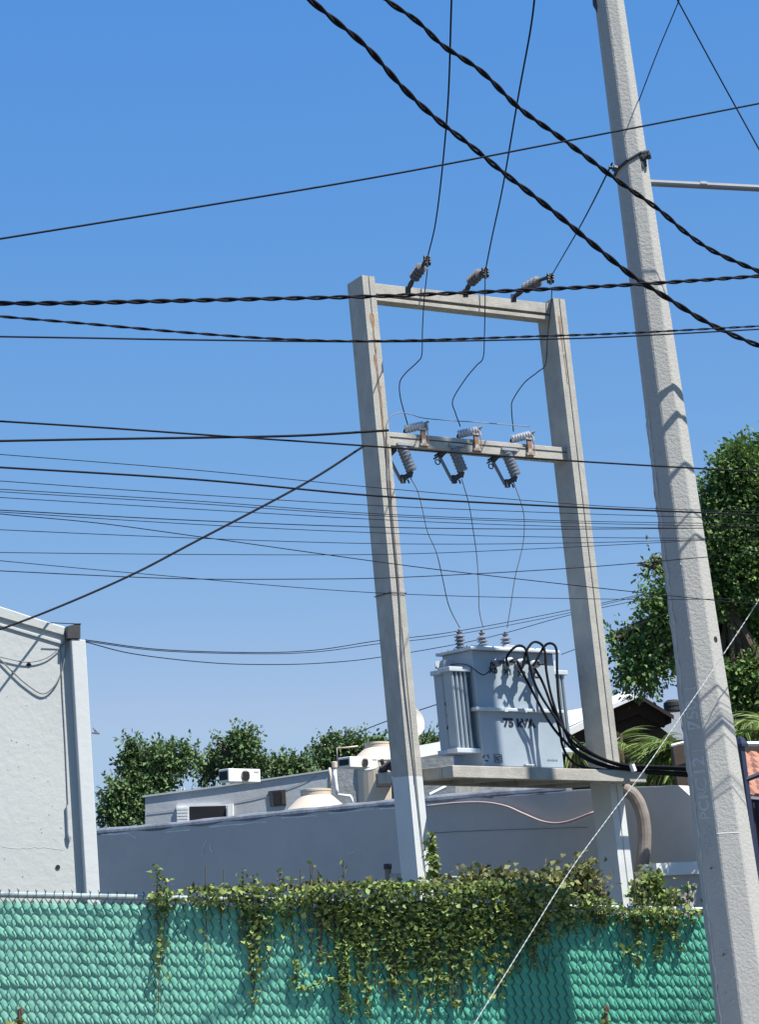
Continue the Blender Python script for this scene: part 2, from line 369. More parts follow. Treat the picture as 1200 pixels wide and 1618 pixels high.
# lid bolts
for i in range(9):
    x = UL-.02+(UR-UL+.04)*i/8; m = MB(); m.lathe(T((x, BV0-.045, wTop+.03)), FW, [(.009, 0), (.009, .02)], 6); m.build('lid_bolt', M['steel'], tr)
for i in range(5):
    m = MB(); m.lathe(T((UL-.03, BV0+.05+i*.15, wTop+.03)), FW, [(.009, 0), (.009, .02)], 6); m.build('lid_bolt', M['steel'], tr)
# radiators: stacked plates with their edges to the street
def radiator(u0, u1, v0, v1, w0, w1, n):
    r = MB(); hh = .05
    r.box((u0-.02, v0-.02, w1), (u1+.03, v1, w1+hh), T); r.build('radiator_header', M['tank2'], tr, bevel=.006)
    r = MB(); r.box((u0-.02, v0-.02, w0-hh), (u1+.06, v1, w0), T); r.build('radiator_header', M['tank2'], tr, bevel=.006)
    for i in range(n):
        x = u0+(u1-u0)*(i+.5)/n; q = MB(); hw = .014
        q.add([(x-hw, v0+.012, w0), (x, v0, w0), (x+hw, v0+.012, w0), (x+hw, v1-.02, w0), (x-hw, v1-.02, w0),
               (x-hw, v0+.012, w1), (x, v0, w1), (x+hw, v0+.012, w1), (x+hw, v1-.02, w1), (x-hw, v1-.02, w1)],
              [(0, 1, 6, 5), (1, 2, 7, 6), (2, 3, 8, 7), (3, 4, 9, 8), (4, 0, 5, 9)], T)
        q.build('radiator_fin', M['tank'], tr)
wr1 = uw(712, 1060, .16)[1]; wr0 = uw(725, 1183, .16)[1]
ua = uw(712, 1062, .18)[0]; ub = uw(739, 1062, .18)[0]
radiator(ua, ub, .18, .40, wr0+.01, wr1, 4)
uc = uw(697, 1066, .56)[0]; ud = uw(711, 1066, .56)[0]
radiator(uc, uc+(ub-ua), .56, .78, wr0+.01, wr1, 4)
m = MB(); 
radiator(UR+.05, UR+.19, .24, .50, wr0+.05, wr1+.02, 3)
# necks joining radiators to the tank
for (a, b, v) in ((ub-.03, UL+.01, .3), (uc+.2, UL+.01, .68)):
    for ww in (wr0+.04, wr1-.03):
        m = MB(); m.tube([(a, v, ww), (b, v, ww)], .03, 10, T); m.build('oil_pipe', M['tank'], tr)
for ww in (wr0+.08, wr1-.03): m = MB(); m.tube([(UR-.01, .37, ww), (UR+.08, .37, ww)], .03, 10, T); m.build('oil_pipe', M['tank'], tr)
# lifting lugs: plates with a hook-shaped notch
def lug(u_, sgn, v, w_):
    q = MB(); pr = [(0, 0), (.13, 0), (.13, .09), (.10, .12), (.02, .12)]
    arc = [(.035+.04*math.cos(a), .0+.045*math.sin(a)) for a in np.linspace(0, math.pi, 7)]
    poly = [(.0, .0)]+[(.02, 0)]+[(.06+.035*math.cos(math.pi-a), .045*math.sin(a)) for a in np.linspace(0, math.pi, 7)]+[(.14, 0), (.14, .09), (.12, .115), (0, .115)]
    poly = [(u_+sgn*x, w_+z) for x, z in poly]
    if sgn < 0: poly = poly[::-1]
    q.prism(poly, v, v+.012, T); q.build('lifting_lug', M['tank2'], tr)
lug(UL+.0, -1, .60, wr1+.055); lug(UL, -1, .74, wr1+.055)
lug(UR, 1, .30, wr1+.07); lug(UR, 1, .55, wr1+.07)
# high-voltage bushings
def skirts(q, base, ax, r, L_, n, core=.55, seg=16, tr_=ID):
    pr = [(r*core, 0)]
    for i in range(n):
        h = L_*(i+.15)/n; d = L_/n
        pr += [(r*core, h), (r, h+.18*d), (r*.97, h+.32*d), (r*core*1.05, h+.75*d)]
    pr += [(r*core, L_)]
    q.lathe(base, ax, pr, seg)
hvb = []
for i, (px, py) in enumerate(((728, 1017), (764, 1012), (801, 1010))):
    u_, w_ = uw(px, 1022+i*2, .50); 
    base = T((u_, .50, wTop+.055)); q = MB(); skirts(q, base, FW, .062, .155, 4, .55)
    b_ = q.build('high_voltage_bushing', M['porc'], tr, smooth=True)
    q = MB(); q.lathe(base+FW*.15, FW, [(.022, 0), (.022, .04), (.012, .042), (.012, .065)], 10); q.tube([base+FW*.185-FU*.03, base+FW*.19+FU*.035], .012, 6)
    q.build('terminal', M['darkmetal'], b_); hvb.append(base+FW*.2)
# low-voltage bushings on the front under the lid
lv = []
for i, (px, py) in enumerate(((781, 1048), (801, 1046), (819, 1048), (842, 1050))):
    u_, w_ = uw(px, py, BV0); base = T((u_, BV0, w_)); ax = nrm(-FV*1+FU*.12)
    q = MB(); q.lathe(base, ax, [(.045, 0), (.045, .02), (.03, .022), (.045, .05), (.03, .06), (.045, .085), (.03, .1), (.028, .125)], 14)
    b_ = q.build('low_voltage_bushing', M['silver'] if i else M['porc'], tr, smooth=False)
    q = MB(); e = base+ax*.12; q.lathe(e, ax, [(.016, 0), (.016, .06)], 8); q.box((u_-.03, BV0-.20, w_-.012), (u_+.02, BV0-.16, w_+.012), T)
    q.lathe(e+ax*.03, nrm(FU), [(.02, -.03), (.02, .03)], 8); q.build('terminal', M['darkmetal'], b_); lv.append(e+ax*.05)
# lettering
def text_part(txt, size, px, py, v, mt, parent, name, slope=0., bold=.012, flipT=None):
    cu = bpy.data.curves.new(name, 'FONT'); cu.body = txt; cu.size = size; cu.align_x = 'CENTER'; cu.align_y = 'CENTER'; cu.offset = bold*size; cu.extrude = .001; cu.resolution_u = 3
    ob = bpy.data.objects.new('tmp', cu); C.objects.link(ob)
    bpy.context.view_layer.update(); dg = bpy.context.evaluated_depsgraph_get()
    me = bpy.data.meshes.new_from_object(ob.evaluated_get(dg)); bpy.data.objects.remove(ob)
    if flipT is None:
        u_, w_ = uw(px, py, v); TT = lambda p: T((u_+p[0], v-p[2], w_+p[1]+slope*p[0]))
    else: TT = flipT
    q = MB(); q.v = [np.asarray(TT(A(*x.co))) for x in me.vertices]; q.f = [tuple(p.vertices) for p in me.polygons]; q.m = [0]*len(q.f)
    return q.build(name, mt, parent)
text_part('75 kVA', .125, 821, 1143, BV0+.006, M['ink'], tr, 'rating_lettering', slope=0, bold=.045)
for i, (px, py) in enumerate(((780, 1055), (803, 1057), (825, 1060), (847, 1062))):
    text_part('X%d' % i, .085, px, py+5, BV0-.003, M['ink'], tr, 'terminal_lettering', bold=.035)
# recycling mark and square badge
u_, w_ = uw(769, 1199, BV0+.006); q = MB(); v_ = BV0+.006
for k in range(3):
    a0 = rad(90+120*k)
    def P(r, a): return (u_+r*math.cos(a), v_, w_+.01+r*math.sin(a))
    pts = [P(.040, a0+rad(18)), P(.040, a0+rad(75)), P(.050, a0+rad(72)), P(.034, a0+rad(100)), P(.020, a0+rad(78)), P(.028, a0+rad(75)), P(.028, a0+rad(22))]
    q.add(pts, [(0, 1, 5, 6), (2, 3, 4)], T)
q.build('recycling_mark', M['ink'], tr)
u_, w_ = uw(788, 1200, BV0+.006); q = MB(); w_ += .01
def fr_rect(x0, z0, x1, z1, t):
    for (a, b, c, d) in ((x0, z0, x1, z0+t), (x0, z1-t, x1, z1), (x0, z0+t, x0+t, z1-t), (x1-t, z0+t, x1, z1-t)):
        q.add([(u_+a, v_, w_+b), (u_+c, v_, w_+b), (u_+c, v_, w_+d), (u_+a, v_, w_+d)], [(0, 1, 2, 3)], T)
fr_rect(-.048, -.045, .048, .045, .006)
for k in range(3):
    zc = -.022+k*.02; pts = []
    for i in range(9):
        x = -.038+.0095*i; z = zc+.007*math.sin(i*.9+k); pts += [(u_+x, v_, w_+z-.004), (u_+x, v_, w_+z+.005)]
    q.add(pts, [(2*i, 2*i+2, 2*i+3, 2*i+1) for i in range(8)], T)
q.build('square_badge', M['ink'], tr)
u_, w_ = uw(874, 1201, BV0+.006); q = MB()
for i in range(7):
    x = -.06+i*.018; q.add([(u_+x, v_, w_-.008), (u_+x+.012, v_, w_-.008), (u_+x+.012, v_, w_+.012-.004*(i % 3)), (u_+x, v_, w_+.012-.004*(i % 2))], [(0, 1, 2, 3)], T)
q.build('maker_sticker', mat('faded_ink', (.15, .19, .25), .7), tr)
m = MB(); m.box((uw(835, 1203, BV0)[0]-.05, BV0-.04, .05), (uw(835, 1203, BV0)[0]+.05, BV0+.01, .062), T); m.build('drain_valve', M['tank2'], tr)

# ================================================================== cables from the transformer
def wire_obj(name, pts3, r, mt, label, cat='cable', group=None, n=6, smooth=True):
    m = MB(); m.tube(pts3, r, n); o = m.build(name, mt, org=pts3[0], smooth=False)
    me = o.data; me.polygons.foreach_set('use_smooth', [True]*len(me.polygons))
    return tag(o, label, cat, group)
vC = -.08
cab = [([(803, 1052), (801, 1040), (810, 1026), (822, 1020), (832, 1027), (836, 1045), (848, 1085), (872, 1125), (900, 1160), (940, 1192), (985, 1208), (1040, 1211), (1120, 1214), (1260, 1222)], 'leftmost looping cable above the terminals'),
       ([(821, 1050), (826, 1055), (832, 1030), (843, 1015), (856, 1018), (862, 1032), (864, 1060), (872, 1100), (886, 1140), (905, 1172), (935, 1192), (985, 1211), (1040, 1214), (1120, 1218), (1260, 1226)], 'middle looping cable above the terminals'),
       ([(843, 1052), (850, 1040), (862, 1020), (873, 1017), (880, 1027), (881, 1060), (884, 1110), (892, 1150), (908, 1182), (940, 1202), (985, 1215), (1040, 1219), (1120, 1224), (1260, 1233)], 'rightmost looping cable above the terminals'),
       ([(806, 1046), (816, 1043), (826, 1062), (845, 1098), (868, 1140), (890, 1168), (920, 1196), (960, 1212), (1000, 1217), (1060, 1222), (1120, 1226), (1260, 1238)], 'cable dropping straight from the first terminals'),
       ([(845, 1055), (858, 1078), (872, 1115), (884, 1150), (890, 1180), (903, 1202), (925, 1213), (980, 1218), (1060, 1224), (1120, 1229), (1260, 1242)], 'lowest sagging cable at the platform edge')]
for i, (p, lab) in enumerate(cab):
    vs = []
    q = catmull([A(*a) for a in p], 6)
    for j, a in enumerate(q):
        t = j/len(q); v = -.06+(-.5)*min(1, t*2.2)*(.9) if t > .25 else -.08
        vs.append(uvw(a[0], a[1], -.10-.33*min(1, max(0, (a[0]-860)/90))+.02*i))
    wire_obj('black_cable', vs, .0142, M['black'], 'thick black cable, '+lab, 'cable', 'thick black cables leaving the transformer')
m = MB(); m.tube([uvw(999, 1208, -.45), uvw(1003, 1219, -.45)], .03, 8); tag(m.build('white_tape', M['white'], org=uvw(999, 1214, -.45)), 'white tape wrapped round the bundle of black cables right of the platform', 'tape')
pts = [(782, 1052), (776, 1047), (775, 1058), (766, 1066), (757, 1063), (742, 1052), (728, 1049), (712, 1050)]
wire_obj('earth_lead', [uvw(x, y, .06) for x, y in catmull(pts, 6)], .006, M['black'], 'thin black lead curving from the leftmost terminal to the front radiator')
pts = [(705, 1098), (708, 1105), (704, 1112), (709, 1120), (707, 1130), (710, 1140), (707, 1152)]
wire_obj('radiator_lead', [uvw(x, y, .5) for x, y in catmull(pts, 6)], .008, M['black'], 'crinkled black lead hanging between the two left radiators')

# ================================================================== top-beam dead-end insulators
def strain(px_list, Y0, Y1, label, org):
    "px_list: anchor, disc start, disc end, clamp"
    a, b, c, d = [at(x, y, Y0+(Y1-Y0)*t) for (x, y), t in zip(px_list, (0, .3, .8, 1))]
    t_ = thing('strain_insulator', a, label, 'insulator', 'strain insulators on the top beam')
    q = MB(); q.tube([a, a+(b-a)*.5, b], [.022, .03, .018], 8); q.box((-.03, -.03, -.05), (.03, .03, .03), lambda p: a+p); q.build('anchor_shackle', M['darkmetal'], t_)
    L_ = np.linalg.norm(c-b); ax = nrm(c-b)
    for i in range(4):
        h = L_*(i+.1)/4; q = MB(); q.lathe(b+ax*h, ax, [(.018, 0), (.062, .012), (.066, .025), (.03, .05), (.022, L_/4)], 14)
        q.build('disc', M['pinkdisc'], t_, smooth=False)
    q = MB(); q.tube([c, d], [.02, .024], 8)
    for k in range(3):
        e = d+A(.0, 0, -.03*k+.01)
        q.lathe(e, A(1, .3, .1), [(.020, -.035), (.03, -.033), (.03, -.02), (.014, -.018), (.014, .018), (.03, .02), (.03, .034), (.018, .036)], 8)
    q.tube([d+A(0, 0, .03), d+A(0, 0, -.09)], .016, 6)
    q.build('wire_clamp', M['darkmetal'], t_)
    return d
YB = 21.3
d1 = strain([(645, 458), (654, 440), (668, 420), (675, 409)], 21.5, 21.15, 'grey disc insulator string on the top beam nearest the left post', None)
d2 = strain([(736, 462), (744, 446), (760, 431), (767, 428)], 21.75, 21.35, 'grey disc insulator string at the middle of the top beam', None)
d3 = strain([(812, 470), (830, 456), (853, 443), (870, 437)], 22.0, 21.5, 'grey disc insulator string on the top beam beside the right post', None)
for i, (pp, d, lab) in enumerate((([(715, -40), (713, 30), (709, 150), (700, 260), (689, 350), (677, 403)], d1, 'left'), ([(849, -40), (840, 40), (820, 150), (796, 290), (779, 370), (768, 425)], d2, 'middle'))):
    wire_obj('drop_wire', path(pp, 13, 21.2+i*.2), .0075, M['wire'], 'dark wire dropping from the sky to the %s insulator on the top beam' % lab, 'wire')
wire_obj('drop_wire', path([(968, 258), (940, 315), (915, 362), (890, 405), (872, 436)], 11.5, 21.5), .006, M['wire'], 'dark wire from the clamp band of the octagonal pole to the right top-beam insulator', 'wire')

# ================================================================== mid-beam arresters and fuse cutouts
def arrester(px, py, lab):
    "px,py: where the bracket meets the mid beam"
    u_, w_ = uw(px, py, .08); T2 = lambda p: T(A(u_+p[0], .08+p[1], w_+p[2]))
    t_ = thing('surge_arrester', T2(A(0, 0, 0)), lab, 'surge arrester', 'surge arresters above the mid beam')
    q = MB(); q.box((-.028, -.02, -.05), (.024, .012, .13), T2); q.box((-.05, -.022, -.055), (.05, .014, -.03), T2); q.tube([(.04, -.02, -.03), (.045, -.03, .06), (.03, -.03, .16), (.01, -.02, .2)], .006, 5, T2)
    q.build('bracket', M['rustmetal'], t_)
    q = MB(); q.box((-.05, -.03, .125), (.06, .03, .15), T2); q.box((-.02, -.02, .145), (.06, .02, .20), T2); q.tube([(.02, 0, .2), (.07, -.03, .225)], .014, 6, T2); q.build('clamp', M['steel'], t_)
    b = T2(A(.02, 0, .185)); e = T2(A(-.185, .06, .13)); ax = nrm(e-b)
    q = MB(); skirts(q, b, ax, .052, np.linalg.norm(e-b), 7, .76, 16); q.build('ribbed_body', M['silver'], t_, smooth=False)
    q = MB(); q.tube([e, e+A(-.01, 0, -.02), T2(A(-.2, .03, .06)), T2(A(-.27, .03, .02))], .010, 6); q.build('lead', M['black'], t_)
    return e
ars = [arrester(670, 697, 'silver ribbed surge arrester on its rusty bracket nearest the left post'),
       arrester(754, 705, 'silver ribbed surge arrester at the middle of the lower cross beam'),
       arrester(838, 712, 'silver ribbed surge arrester nearest the right post')]
def cutout(px, py, lab, tube=True):
    "px,py: top of the insulator under the mid beam"
    u_, w_ = uw(px, py, .12); K = 1/141.
    T2 = lambda p: T(A(u_+p[0]*K, .12+p[1], w_-p[2]*K))          # p in hundredths of the frame: right, depth, down
    t_ = thing('fuse_cutout', T2(A(0, 0, 0)), lab, 'fuse cutout', 'fuse cutouts under the mid beam')
    q = MB(); q.box((-9, -.06, -5), (16, -.03, -1), T2); q.box((-6, -.05, -2), (6, .05, 2), T2); q.tube([(10, -.04, -2), (18, -.03, -1), (24, -.02, -6)], .012, 6, T2); q.build('mounting_bracket', M['steel'], t_)
    b = T2(A(2, 0, 2)); e = T2(A(14, 0, 38)); q = MB(); skirts(q, b, e-b, .066, np.linalg.norm(e-b), 7, .84, 16); q.build('ribbed_insulator', M['porc'], t_, smooth=False)
    q = MB(); q.tube([T2(A(12, 0, 38)), T2(A(10, 0.02, 47))], .035, 8); q.tube([T2(A(10, .02, 44)), T2(A(2, .06, 50)), T2(A(4, .06, 54))], [.03, .035, .03], 8)
    q.box((-2, .02, 44), (4, .07, 57), T2); q.tube([(12, 0, 43), (16, .0, 41)], .03, 7, T2); q.tube([(6, .0, 52), (8, .0, 58)], .02, 6, T2); q.build('lower_contact', M['darkmetal'], t_)
    tp = T2(A(-16, .10, 14)); bt = T2(A(-1, .07, 52)); q = MB(); q.tube([tp, bt], .019, 10); q.build('fuse_tube', M['greywire'], t_)
    q = MB(); q.tube([T2(A(-6, .05, 2)), T2(A(-14, .08, 9)), tp], [.03, .04, .03], 8)
    q.tube([T2(A(-14, .06, 6)), T2(A(-26, .08, 14))], .013, 6); q.tube([T2(A(-14, .06, 10)), T2(A(-28, .08, 19))], .011, 6)
    ring = [T2(A(-21+4*math.cos(a), .09, 23+4*math.sin(a))) for a in np.linspace(0, 2*math.pi, 12)]; q.tube(ring, .007, 5, cap=False); q.build('upper_contact', M['darkmetal'], t_)
cutout(634, 706, 'grey fuse cutout half hidden behind the left frame post')
cutout(715, 707, 'grey fuse cutout hanging under the middle of the lower cross beam')
cutout(799, 714, 'grey fuse cutout hanging under the beam nearest the right post')

# jumpers
def uvpath(pts, v0, v1, n=6):
    q = catmull([A(*p) for p in pts], n); return [uvw(a[0], a[1], v0+(v1-v0)*i/(len(q)-1)) for i, a in enumerate(q)]
J = [([(676, 425), (671, 470), (668, 520), (667, 560), (660, 572), (641, 590), (632, 605), (633, 628), (640, 655), (645, 672)], 'left'),
     ([(767, 440), (767, 480), (766, 530), (764, 565), (753, 578), (735, 600), (716, 632), (720, 652), (728, 674)], 'middle'),
     ([(873, 455), (871, 485), (866, 530), (863, 574), (850, 588), (829, 605), (811, 632), (809, 648), (812, 682)], 'right')]
for pts, l in J: wire_obj('jumper_wire', uvpath(pts, .02, .12), .0068, M['wire'], 'bent jumper wire from the %s top insulator down to the arrester' % l, 'wire')
J = [([(647, 752), (660, 775), (668, 805), (676, 840), (690, 873), (700, 915), (710, 958), (727, 992)], 'left'),
     ([(730, 757), (741, 795), (747, 830), (754, 880), (757, 930), (758, 965), (764, 992)], 'middle'),
     ([(812, 762), (824, 795), (829, 820), (827, 860), (815, 910), (808, 955), (802, 992)], 'right')]
for pts, l in J: wire_obj('transformer_lead', uvpath(pts, .14, .5), .0058, M['greywire'], 'thin wavy lead from the %s fuse cutout down to its transformer bushing' % l, 'wire')
wire_obj('arrester_ground_wire', uvpath([(612, 694), (611, 672), (618, 658), (632, 652), (650, 655), (672, 661), (720, 665), (752, 667), (800, 671), (838, 674)], -.01, .06), .0052, M['greywire'], 'thin wire looping off the left post and linking the three arresters', 'wire')

# ================================================================== octagonal pole
YP = 11.2
pb = at(1150.5, 1370, YP); ptop = at(963, 0, YP); ax = ptop-pb
base = pb+ax*((0-pb[2])/ax[2]); top = base+ax*(11.2/ax[2])
def halfpx(y):
    return np.interp(y, [-900, 0, 500, 1000, 1400, 1800], [14, 23, 29, 37, 45.5, 54])
pole = thing('utility_pole', base, 'tall octagonal grey concrete pole with a clamp band standing in front of the green fence', 'utility pole')
def ppx(p):
    d = p-CAM; z = d@F_; return 600+FPX*(d@R_)/z, 809-FPX*(d@U_)/z, z
AR = [rad(-11+45*k) for k in range(8)]
pr_ = []; q = MB(); zs = np.linspace(-.3, 11.2, 40)
def pole_r(z):
    c = base+ax*(z/ax[2]); x, y, zz = ppx(c); return c, halfpx(y)*zz/FPX/.975
pc = rad(1185*0)
def pole_pt(z, ang):
    c, r = pole_r(z); return c+r*(math.sin(ang)*A(1, 0, 0)-math.cos(ang)*A(0, 1, 0))
camaz = math.atan2(1.75, YP)   # direction from camera to pole
vs = []
for z in zs:
    for a in AR: vs.append(pole_pt(z, a-camaz))
n = 8
q.add(vs, [(i*n+j, i*n+(j+1) % n, (i+1)*n+(j+1) % n, (i+1)*n+j) for i in range(len(zs)-1) for j in range(n)]+[tuple((len(zs)-1)*n+j for j in range(n))])
sh = q.build('shaft', M['pole'], pole)
bv = sh.modifiers.new('b', 'BEVEL'); bv.width = .006; bv.limit_method = 'ANGLE'; bv.angle_limit = rad(30)
# ragged mould seams: raised beads along arrises on the left
for ai, amp in ((7, .0065), (6, .004)):
    q = MB(); pts = []; rs = []
    for z in np.linspace(.2, 4.4, 130):
        pts.append(pole_pt(z, AR[ai]-camaz)+RNG.normal(0, .0022, 3)); rs.append(max(.0015, amp*RNG.uniform(.2, 1.3)))
    q.tube(pts, rs, 5); q.build('mould_seam', M['polesm'], pole)
# raised cast lettering on the shaded face
def face_frame(z, k):
    a0, a1 = AR[k]-camaz, AR[(k+1) % 8]-camaz
    p0, p1 = pole_pt(z, a0), pole_pt(z, a1); c = (p0+p1)/2; ex = nrm(p1-p0); ez = nrm(pole_pt(z+.5, a0)+pole_pt(z+.5, a1)-p0-p1); n_ = nrm(np.cross(ex, ez)); return c, ex, ez, n_
def z_at_px(y): 
    lo, hi = 0, 11
    for _ in range(40):
        mm = (lo+hi)/2
        if ppx(base+ax*(mm/ax[2]))[1] > y: lo = mm
        else: hi = mm
    return lo
def cast(txt, y, size):
    c, ex, ez, n_ = face_frame(z_at_px(y), 7)
    cT = lambda p: c-ex*p[1]*(-1)*(-1)*(-1)*(-1)+ez*(-p[0])*(-1)+n_*(p[2]+.001) if False else c+ex*(-p[1])+ez*(p[0])+n_*(p[2]*1+.001)
    o = text_part(txt, size, 0, 0, 0, M['polesm'], pole, 'cast_lettering', bold=.02, flipT=cT)
cast('750', 1131, .11); cast('12', 1212, .11); cast('C', 1240, .11); cast('PCR', 1272, .09)
for y in (1090, 1152, 1187, 1247, 1258):
    c, ex, ez, n_ = face_frame(z_at_px(y), 7); q = MB(); q.box((-.035, 0, -.004), (.035, .003, .004), lambda p: c+ex*p[0]+n_*p[1]+ez*p[2]); q.build('cast_dash', M['polesm'], pole)
# trowelled ripples on the shaded face
q = MB()
for y in np.concatenate([np.arange(1305, 1345, 7), np.arange(1385, 1600, 13), np.arange(880, 1080, 17), np.arange(600, 870, 24)]):
    c, ex, ez, n_ = face_frame(z_at_px(y+RNG.uniform(-4, 4)), 7); a = RNG.uniform(-.03, .01); b = a+RNG.uniform(.02, .05); pts = []
    for i in range(8):
        t = i/7; pts.append(c+ex*(a+(b-a)*t)+ez*(.01*math.sin(t*5+y)+RNG.normal(0, .002))+n_*.0005)
    q.tube(pts, .0028, 5)
q.build('mould_ripple', M['polesm'], pole)['kind'] = 'stuff'
# bolt hole, nails
c, ex, ez, n_ = face_frame(z_at_px(1015), 1); q = MB(); q.lathe(c-n_*.004, n_, [(.017, 0), (.017, .006)], 12); q.build('bolt_hole', M['dark'], pole)
for y, k, dx in ((1372, 7, .0), (1507, 7, .01)):
    c, ex, ez, n_ = face_frame(z_at_px(y), k); q = MB(); q.tube([c+ex*(dx-.012)+n_*.002, c+ex*(dx+.015)+n_*.02+ez*.008], .0035, 5); q.build('nail', M['darkmetal'], pole)
c, ex, ez, n_ = face_frame(z_at_px(1318), 0); q = MB(); q.box((-.06, 0, -.002), (.06, .0015, .002), lambda p: c+ex*p[0]+n_*p[1]+ez*p[2]); q.build('paint_line', M['white'], pole)
# clamp band near y 250 with bolt
zc = z_at_px(258); q = MB(); ringp = []
for k in range(9):
    a = AR[k % 8]-camaz; cc, r_ = pole_r(zc); p = cc+(r_+.006)*(math.sin(a)*A(1, 0, 0)-math.cos(a)*A(0, 1, 0)); p = p+A(0, 0, .16*(p-cc)[0]/r_*.35); ringp.append(p)
q.tube(ringp, .009, 6, cap=False); q.build('clamp_band', M['darkmetal'], pole)
pR = at(1020, 248, YP-.08); q = MB(); q.lathe(pR, A(1, -.3, .1), [(.012, -.03), (.022, -.028), (.022, -.01), (.012, -.008), (.012, .02), (.02, .021), (.02, .035)], 8)
q.tube([pR+A(0, 0, .02), pR+A(0, 0, -.06)], .008, 6); q.tube([pR+A(-.03, 0, -.01), pR+A(-.015, -.01, -.07)], .006, 5); q.box((-.03, -.01, -.012), (.03, .012, .012), lambda p: pR+p); q.build('clamp_bolt', M['darkmetal'], pole)
pL = at(971, 266, YP-.05); q = MB(); q.lathe(pL, A(-1, -.2, .2), [(.012, -.02), (.02, -.018), (.02, .005), (.01, .006), (.01, .03)], 8); q.build('clamp_bolt', M['darkmetal'], pole)
q = MB(); pT = at(942, 8, YP-.02); q.tube([pT+A(0, 0, .06), pT, pT+A(.02, 0, -.04)], .017, 8); q.build('hook', M['darkmetal'], pole)
# horizontal steel tube off to the right
m = MB(); a = at(1028, 289, YP+.02); b = at(2150, 345, YP+.3); m.tube([a, b], .020, 12); c = at(1112, 292, YP+.04); m.lathe(c, b-a, [(.0215, -.02), (.0215, .02)], 12)
tag(m.build('steel_arm', M['greywire'], org=a), 'straight grey steel tube reaching right from the octagonal pole', 'bracket arm')

# out-of-picture pole on the right whose shadow falls on the transformer and beams
tgt = T((uw(765, 1100, BV0)[0], BV0, .9)); sx, sy = math.sin(rad(SUN_AZ)), -math.cos(rad(SUN_AZ))
dd = 4.3; bx, by = tgt[0]+sx*dd, tgt[1]+sy*dd
ht = 14.6
t_ = thing('street_pole', (bx, by, 0), 'plain concrete pole beyond the right edge of the picture beside the platform', 'utility pole')
q = MB(); q.lathe(A(bx, by, 0), A(0, 0, 1), [(.19, 0), (.10, ht)], 12); q.build('shaft', M['pole'], t_)
q = MB(); q.box((bx-.9, by-.05, ht-.5), (bx+.9, by+.05, ht-.4)); q.build('crossarm', M['beam'], t_)

# ================================================================== overhead wires
TL = lambda P: sum(float(np.linalg.norm(P[i+1]-P[i])) for i in range(len(P)-1))
def strands(pts, r, turns, n=3, label='', cat='cable', name='twisted_cable', mt=None, group=None, off=None):
    t_ = thing(name, pts[0], label, cat, group)
    pts = [np.asarray(p) for p in pts]; turns *= TL(pts)/TL(pts[1:-1])
    # resample
    L = [0.]
    for i in range(1, len(pts)): L.append(L[-1]+np.linalg.norm(pts[i]-pts[i-1]))
    N_ = int(max(turns*14, 120)); ls = np.linspace(0, L[-1], N_); P = np.array([[np.interp(l, L, [p[k] for p in pts]) for k in range(3)] for l in ls])
    for k in range(n):
        out = []
        for i in range(N_):
            tt = nrm(P[min(i+1, N_-1)]-P[max(i-1, 0)]); e1 = nrm(np.cross(A(0, 0, 1), tt)); e2 = np.cross(tt, e1)
            a = 2*math.pi*(turns*i/N_+k/n)+.9*math.sin(i*.035+k*0); o_ = (off or r*1.0)
            out.append(P[i]+o_*(math.cos(a)*e1+math.sin(a)*e2))
        q = MB(); q.tube(out, r, 6); o = q.build('strand', mt or M['black'], t_); o.data.polygons.foreach_set('use_smooth', [True]*len(o.data.polygons))
W2 = [(440, -40), (490, 0), (530, 33), (580, 75), (640, 142), (690, 188), (740, 227), (800, 276), (870, 330), (940, 388), (1000, 436), (1060, 474), (1110, 505), (1160, 530), (1240, 562)]
strands(path(W2, 9.2, 11.35), .0084, 14, 2, 'thick twisted black cable sweeping across the sky from top centre, the lower one', group='thick twisted cables across the sky')
W3 = [(560, -40), (610, 0), (660, 34), (700, 72), (760, 112), (820, 170), (880, 213), (930, 250), (980, 288), (1040, 330), (1090, 372), (1140, 403), (1240, 445)]
strands(path(W3, 8.8, 11.1), .0073, 13, 2, 'thick twisted black cable sweeping across the sky, the upper right one', group='thick twisted cables across the sky')
W4 = [(-60, 479), (100, 479), (380, 473), (600, 468), (860, 457), (1030, 448), (1260, 432)]
strands(path(W4, 8.6, 10.9), .0060, 20, 2, 'twisted black cable running level across the top beam of the frame')
W5 = [(-60, 494), (0, 500), (130, 511), (300, 526), (450, 536), (600, 539), (860, 531), (1000, 526), (1260, 512)]
strands(path(W5, 8.2, 10.8), .0034, 22, 2, 'thin twisted pair dipping from the left edge to below the top beam')
wire_obj('overhead_wire', path([(-60, 531), (130, 534), (300, 537), (600, 540), (860, 536), (1000, 531), (1260, 517)], 8.4, 10.9), .0042, M['wire'], 'single black wire just below the thin twisted pair', 'wire')
wire_obj('overhead_wire', path([(-60, 387), (300, 329), (600, 279), (900, 222), (1260, 152)], 8, 9.4), .0045, M['wire'], 'single black wire slanting up to the right above the whole frame', 'wire')
wire_obj('overhead_wire', path([(-60, 662), (150, 675), (350, 689), (600, 706), (900, 728), (1260, 749)], 8.6, 10.7), .0046, M['black'], 'thick black wire passing just under the lower cross beam', 'wire')
wire_obj('overhead_wire', path([(-60, 698), (150, 694), (350, 691), (480, 688), (614, 680)], 19, 21.1), [.012+.002*i/32 for i in range(33)], M['black'], 'black wire ending on the left frame post at the lower cross beam', 'wire')
wire_obj('overhead_wire', path([(-60, 735), (300, 757), (600, 784), (900, 801), (1260, 816)], 8.5, 10.7), .0048, M['black'], 'thickest of the lower black wires, below the crossing beams', 'wire')
